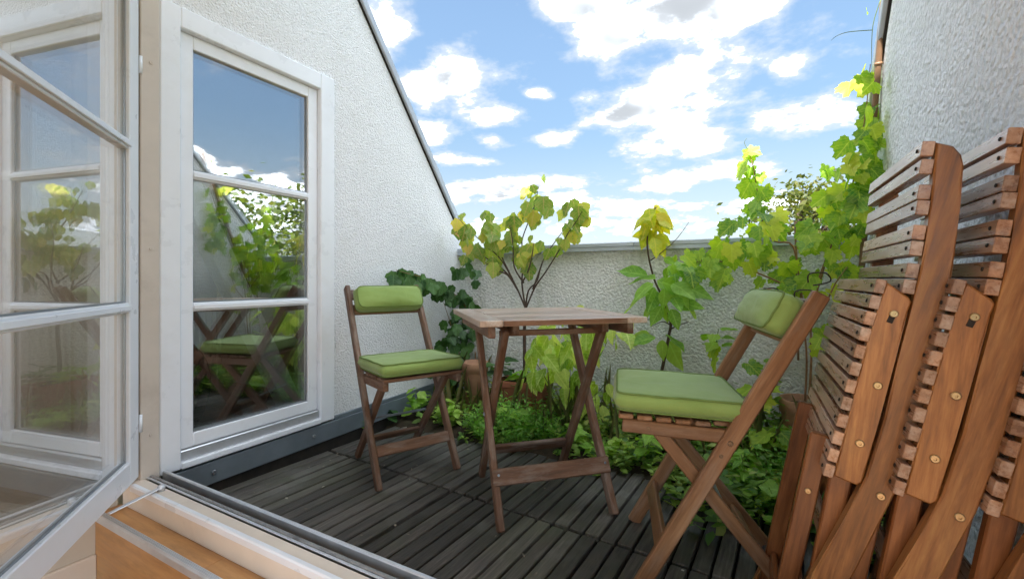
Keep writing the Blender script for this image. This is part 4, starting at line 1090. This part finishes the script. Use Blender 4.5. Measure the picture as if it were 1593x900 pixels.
def feather(add):
    for (cx, cy, rx, ry, hh, n) in ((-1.13, 2.06, .20, .13, .27, 300), (-0.98, 2.12, .12, .10, .22, 120), (0.12, 2.0, .24, .2, .20, 260), (-.02, 2.3, .2, .15, .34, 160)):
        for q in range(n):
            a = rg.uniform(0, 6.28); r = math.sqrt(rg.random()); x, y = cx + rx * r * math.cos(a), cy + ry * r * math.sin(a)
            h = hh * rg.uniform(.4, 1) * (1.1 - .5 * r)
            lean = Vector((rg.gauss(0, .25) + .5 * (x - cx) / rx, rg.gauss(-.1, .25) + .5 * (y - cy) / ry, 1)).normalized()
            for i in range(9):
                t = (i + 2) / 10; p = Vector((x, y, 0)) + lean * h * t; b = rg.uniform(0, 6.28)
                add(p, Vector((math.cos(b), math.sin(b), rg.uniform(.1, .9))), Vector((rg.gauss(0, .5), rg.gauss(0, .5), 1)), rg.uniform(.015, .035), rg.uniform(.003, .006))
mass('feathery_cover', 'leaf_feather', 'feathery bright green weeds between the low herbs of the bed', 'ground cover', feather)
def blades(add):
    for q in range(170):
        x = rg.uniform(-1.75, .4); y = rg.uniform(max(2.0, edge_y(x)), 2.6)
        h = rg.uniform(.15, .42); lean = Vector((rg.gauss(0, .25), rg.gauss(-.05, .25), 1)).normalized()
        add(Vector((x, y, 0)), lean, Vector((rg.gauss(0, 1), -1, 0)), h, .0011)
mass('dry_grass', 'grass', 'thin dry grass stalks standing among the low herbs', 'grass', blades)
def litter(add):
    for q in range(260):
        x = LW + 0.02 + abs(rg.gauss(0, .07)); y = rg.uniform(.85, 2.2)
        if q > 200: x, y = rg.uniform(-1.75, .3), rg.uniform(.95, 2.0)
        z = 0.003 if x > LW + .12 else -0.03
        a = rg.uniform(0, 6.28)
        add(Vector((x, y, z)), Vector((math.cos(a), math.sin(a), rg.uniform(0, .5))), Vector((rg.gauss(0, .3), rg.gauss(0, .3), 1)), rg.uniform(.006, .02), rg.uniform(.002, .006))
M['litter'] = leafmat('leaf_litter', [(0.0, (0.06, 0.045, 0.03)), (0.7, (0.16, 0.12, 0.075)), (0.95, (0.30, 0.26, 0.18)), (1.0, (0.6, 0.58, 0.5))], 0.1, 0.8, True)
mass('leaf_litter', 'litter', 'scattered dry leaf litter along the foot of the side wall', 'leaf litter', litter)
# a few larger-leaved seedlings standing in the bed
def seedling(px, py, Y, n, size, kind, mat, label, hgt=0.12):
    p = atY(px, py, Y); p.z = max(0.02, p.z - hgt)
    o = empty('seedling', p, 0, label, 'plant')
    stem(o, [p, p + Vector((0, 0, hgt * .6)), p + Vector((.01, 0, hgt))], 0.003, 0.0015, 'green_stem')
    for i in range(n):
        a = 2 * math.pi * i / n * 2.4; q = p + Vector((0, 0, hgt * (0.35 + 0.65 * i / n)))
        leaf(o, kind, mat, q + Vector((math.cos(a), math.sin(a), 0)) * 0.012, Vector((math.cos(a), math.sin(a), rl.uniform(-.3, .3))), Vector((0, 0, 1)) + rv(.15), size * rl.uniform(.8, 1.2))
seedling(668, 615, 2.20, 7, 0.10, 'lobed', 'leaf_young', 'light green lobed seedling behind the chair beside the window')
seedling(560, 678, 1.78, 6, 0.06, 'lobed', 'leaf_young', 'small seedling growing at the foot of the side wall', 0.05)
seedling(600, 650, 1.95, 7, 0.07, 'lobed', 'leaf_ivy', 'dark seedling under the chair beside the window', 0.07)
seedling(815, 570, 2.42, 12, 0.095, 'lobed', 'leaf_young', 'leafy plant growing in the terracotta trough', 0.12)
seedling(780, 560, 2.40, 10, 0.10, 'lobed', 'leaf_ivy', 'dark leafy plant beside the terracotta trough', 0.16)
seedling(850, 660, 2.12, 10, 0.085, 'lobed', 'leaf_young', 'low strawberry-like plant under the table', 0.07)
seedling(930, 690, 1.98, 9, 0.07, 'lobed', 'leaf_young', 'low leafy plant at the deck edge beside the rear table leg', 0.05)
seedling(1115, 510, 2.5, 7, 0.09, 'lobed', 'leaf_young', 'small climbing plant on the parapet behind the cushioned chair', 0.15)
seedling(1180, 590, 2.40, 9, 0.11, 'vine', 'leaf_vine', 'broad-leaved plant behind the back cushion of the chair', 0.16)
seedling(1205, 660, 2.2, 9, 0.10, 'vine', 'leaf_vine', 'broad toothed leaves in front of the vine pot', 0.14)
seedling(1180, 815, 1.72, 5, 0.09, 'ovate', 'leaf_young', 'pale broad leaves on the deck edge under the cushioned chair', 0.04)

rw_ = random.Random(31)
for (px, py, Y, kind, mat) in ((1130, 780, 1.80, 'lobed', 'leaf_young'), (1165, 745, 1.90, 'ovate', 'leaf_young'), (1205, 770, 1.84, 'vine', 'leaf_vine'), (1225, 725, 1.98, 'ovate', 'leaf_lime'), (1150, 700, 2.05, 'lobed', 'leaf_young'), (1235, 800, 1.80, 'lobed', 'leaf_young'),
                               (1000, 690, 2.0, 'ovate', 'leaf_young'), (960, 665, 2.08, 'lobed', 'leaf_lime'), (895, 680, 2.02, 'ovate', 'leaf_young'), (800, 670, 2.08, 'lobed', 'leaf_young'), (770, 650, 2.15, 'ovate', 'leaf_lime'), (700, 660, 2.05, 'lobed', 'leaf_young'), (650, 640, 2.1, 'lobed', 'leaf_young'), (1100, 640, 2.3, 'ovate', 'leaf_young')):
    p_ = atY(px, py, Y); p_.z = 0.02
    o_ = empty('weed', p_, 0, 'small %s weed with %s leaves standing among the low herbs' % ({'leaf_young': 'green', 'leaf_vine': 'bright green', 'leaf_lime': 'pale lime'}[mat], {'lobed': 'lobed', 'ovate': 'oval', 'vine': 'toothed'}[kind]), 'weed', 'weeds among the herbs')
    hh = rw_.uniform(.10, .18)
    for k_ in range(3):
        tp = p_ + Vector((rw_.uniform(-.05, .05), rw_.uniform(-.06, .03), hh * rw_.uniform(.7, 1.1)))
        stem(o_, [p_, p_.lerp(tp, .5) + Vector((0, 0, .02)), tp], 0.0022, 0.0012, 'green_stem', 5)
        for i_ in range(5):
            a_ = rw_.uniform(0, 6.28); q_ = p_.lerp(tp, 0.4 + 0.15 * i_)
            leaf(o_, kind, mat, q_, Vector((math.cos(a_), math.sin(a_), rw_.uniform(-.4, .3))), Vector((rw_.gauss(0, .25), rw_.gauss(-.2, .25), 1)), rw_.uniform(.04, .085))

# ================================================================== beyond the terrace
def far_tree(base, height, crown, n, lsize, mat, label, seed, name='tree'):
    r = random.Random(seed); o = empty(name, base, 0, label, 'tree', 'trees beyond the terrace')
    bm = bmesh.new(); tube_bm(bm, smooth_path([(0, 0, 0), (.1, .1, height * .4), (-.1, 0, height * .75), (0, .05, height * .95)], 3), [0.28 * (1 - i / 11) + .04 for i in range(10)], 8)
    clumps = []
    for k in range(26):
        a = r.uniform(0, 6.28); q = math.sqrt(r.random()); zc = r.uniform(-1, 1)
        rad = math.sqrt(max(0.05, 1 - zc * zc)) * q
        c = Vector((math.cos(a) * rad * crown[0], math.sin(a) * rad * crown[0], height - crown[1] + zc * crown[1])); clumps.append(c)
        st = Vector((0, 0, max(height * .35, c.z - crown[1] * r.uniform(.5, 1.0))))
        tube_bm(bm, [st, st.lerp(c, .5) + Vector((0, 0, .2)), c], [.07, .045, .015], 5)
    link('trunk', finish(bm, 'trunk', True), 'bark', o)
    vs, fs = [], []
    for i in range(n):
        c = r.choice(clumps); s = crown[0] * .26
        p = c + Vector((r.gauss(0, s), r.gauss(0, s), r.gauss(0, s * .62)))
        y = Vector((r.gauss(0, 1), r.gauss(0, 1), r.gauss(-.4, .7))).normalized(); z = Vector((r.gauss(0, .6), r.gauss(0, .6), 1)); z = (z - y * z.dot(y)).normalized(); x = y.cross(z)
        l = lsize * r.uniform(.6, 1.3); b = len(vs)
        vs += [p, p + y * l * .5 + x * l * .3, p + y * l, p + y * l * .5 - x * l * .3]; fs.append((b, b + 1, b + 2, b + 3))
    me = bpy.data.meshes.new('crown'); me.from_pydata([tuple(v) for v in vs], [], fs); link('crown', me, mat, o)
    return o
def base_at(px, py, dist):
    d = ray(px, py); d.z = 0; d.normalize(); return Vector((d.x * dist, d.y * dist, -11.0))
# olive-leaved tree seen above the parapet
far_tree(base_at(1250, 300, 16), 14.7, (1.55, 1.7), 3000, 0.17, 'leaf_birch', 'airy olive-green treetop rising beyond the parapet beside the vine', 3)
# trees and a house to the right, seen in the glass
for i, (az, dist, hh, cr_, lab) in enumerate(((33, 15, 14.6, (3.0, 2.9), 'broad green tree mirrored in the window'), (24, 21, 15.2, (3.2, 3.2), 'tall green tree behind the first, mirrored in the window'), (47, 19, 15.6, (3.0, 3.4), 'tall full tree standing near the red-roofed house'), (14, 24, 15.6, (3.4, 3.4), 'distant green tree beyond the side wall'), (57, 13, 13.6, (2.2, 2.2), 'lower leafy tree beyond the side wall'))):
    p = Vector((math.cos(R(az)) * dist, math.sin(R(az)) * dist, -11.0))
    far_tree(p, hh, cr_, 5200, 0.28, 'leaf_tree', lab, 40 + i)
hs = empty('house', (24, 17, -11), R(28), 'pale house with a red tiled roof mirrored in the window', 'house')
box('wall', (-6, -4, 0), (6, 4, 9.6), 'house', hs)
prism('roof', [(-4.6, 9.4), (4.6, 9.4), (0, 12.6)], 13, 'roof_red', hs, Matrix(((0, 0, 1, -6.5), (1, 0, 0, 0), (0, 1, 0, 0), (0, 0, 0, 1))), 0)
for fx in (-4, -1.4, 1.4, 4):
    for fz in (1.5, 4.3, 7.0):
        box('window', (fx - .5, -4.05, fz), (fx + .5, -3.98, fz + 1.5), 'dark_glass', hs); 
for fy in (-2.2, 0.0, 2.2):
    for fz in (1.5, 4.3, 7.0):
        box('window', (-6.05, fy - .5, fz), (-5.98, fy + .5, fz + 1.5), 'dark_glass', hs)
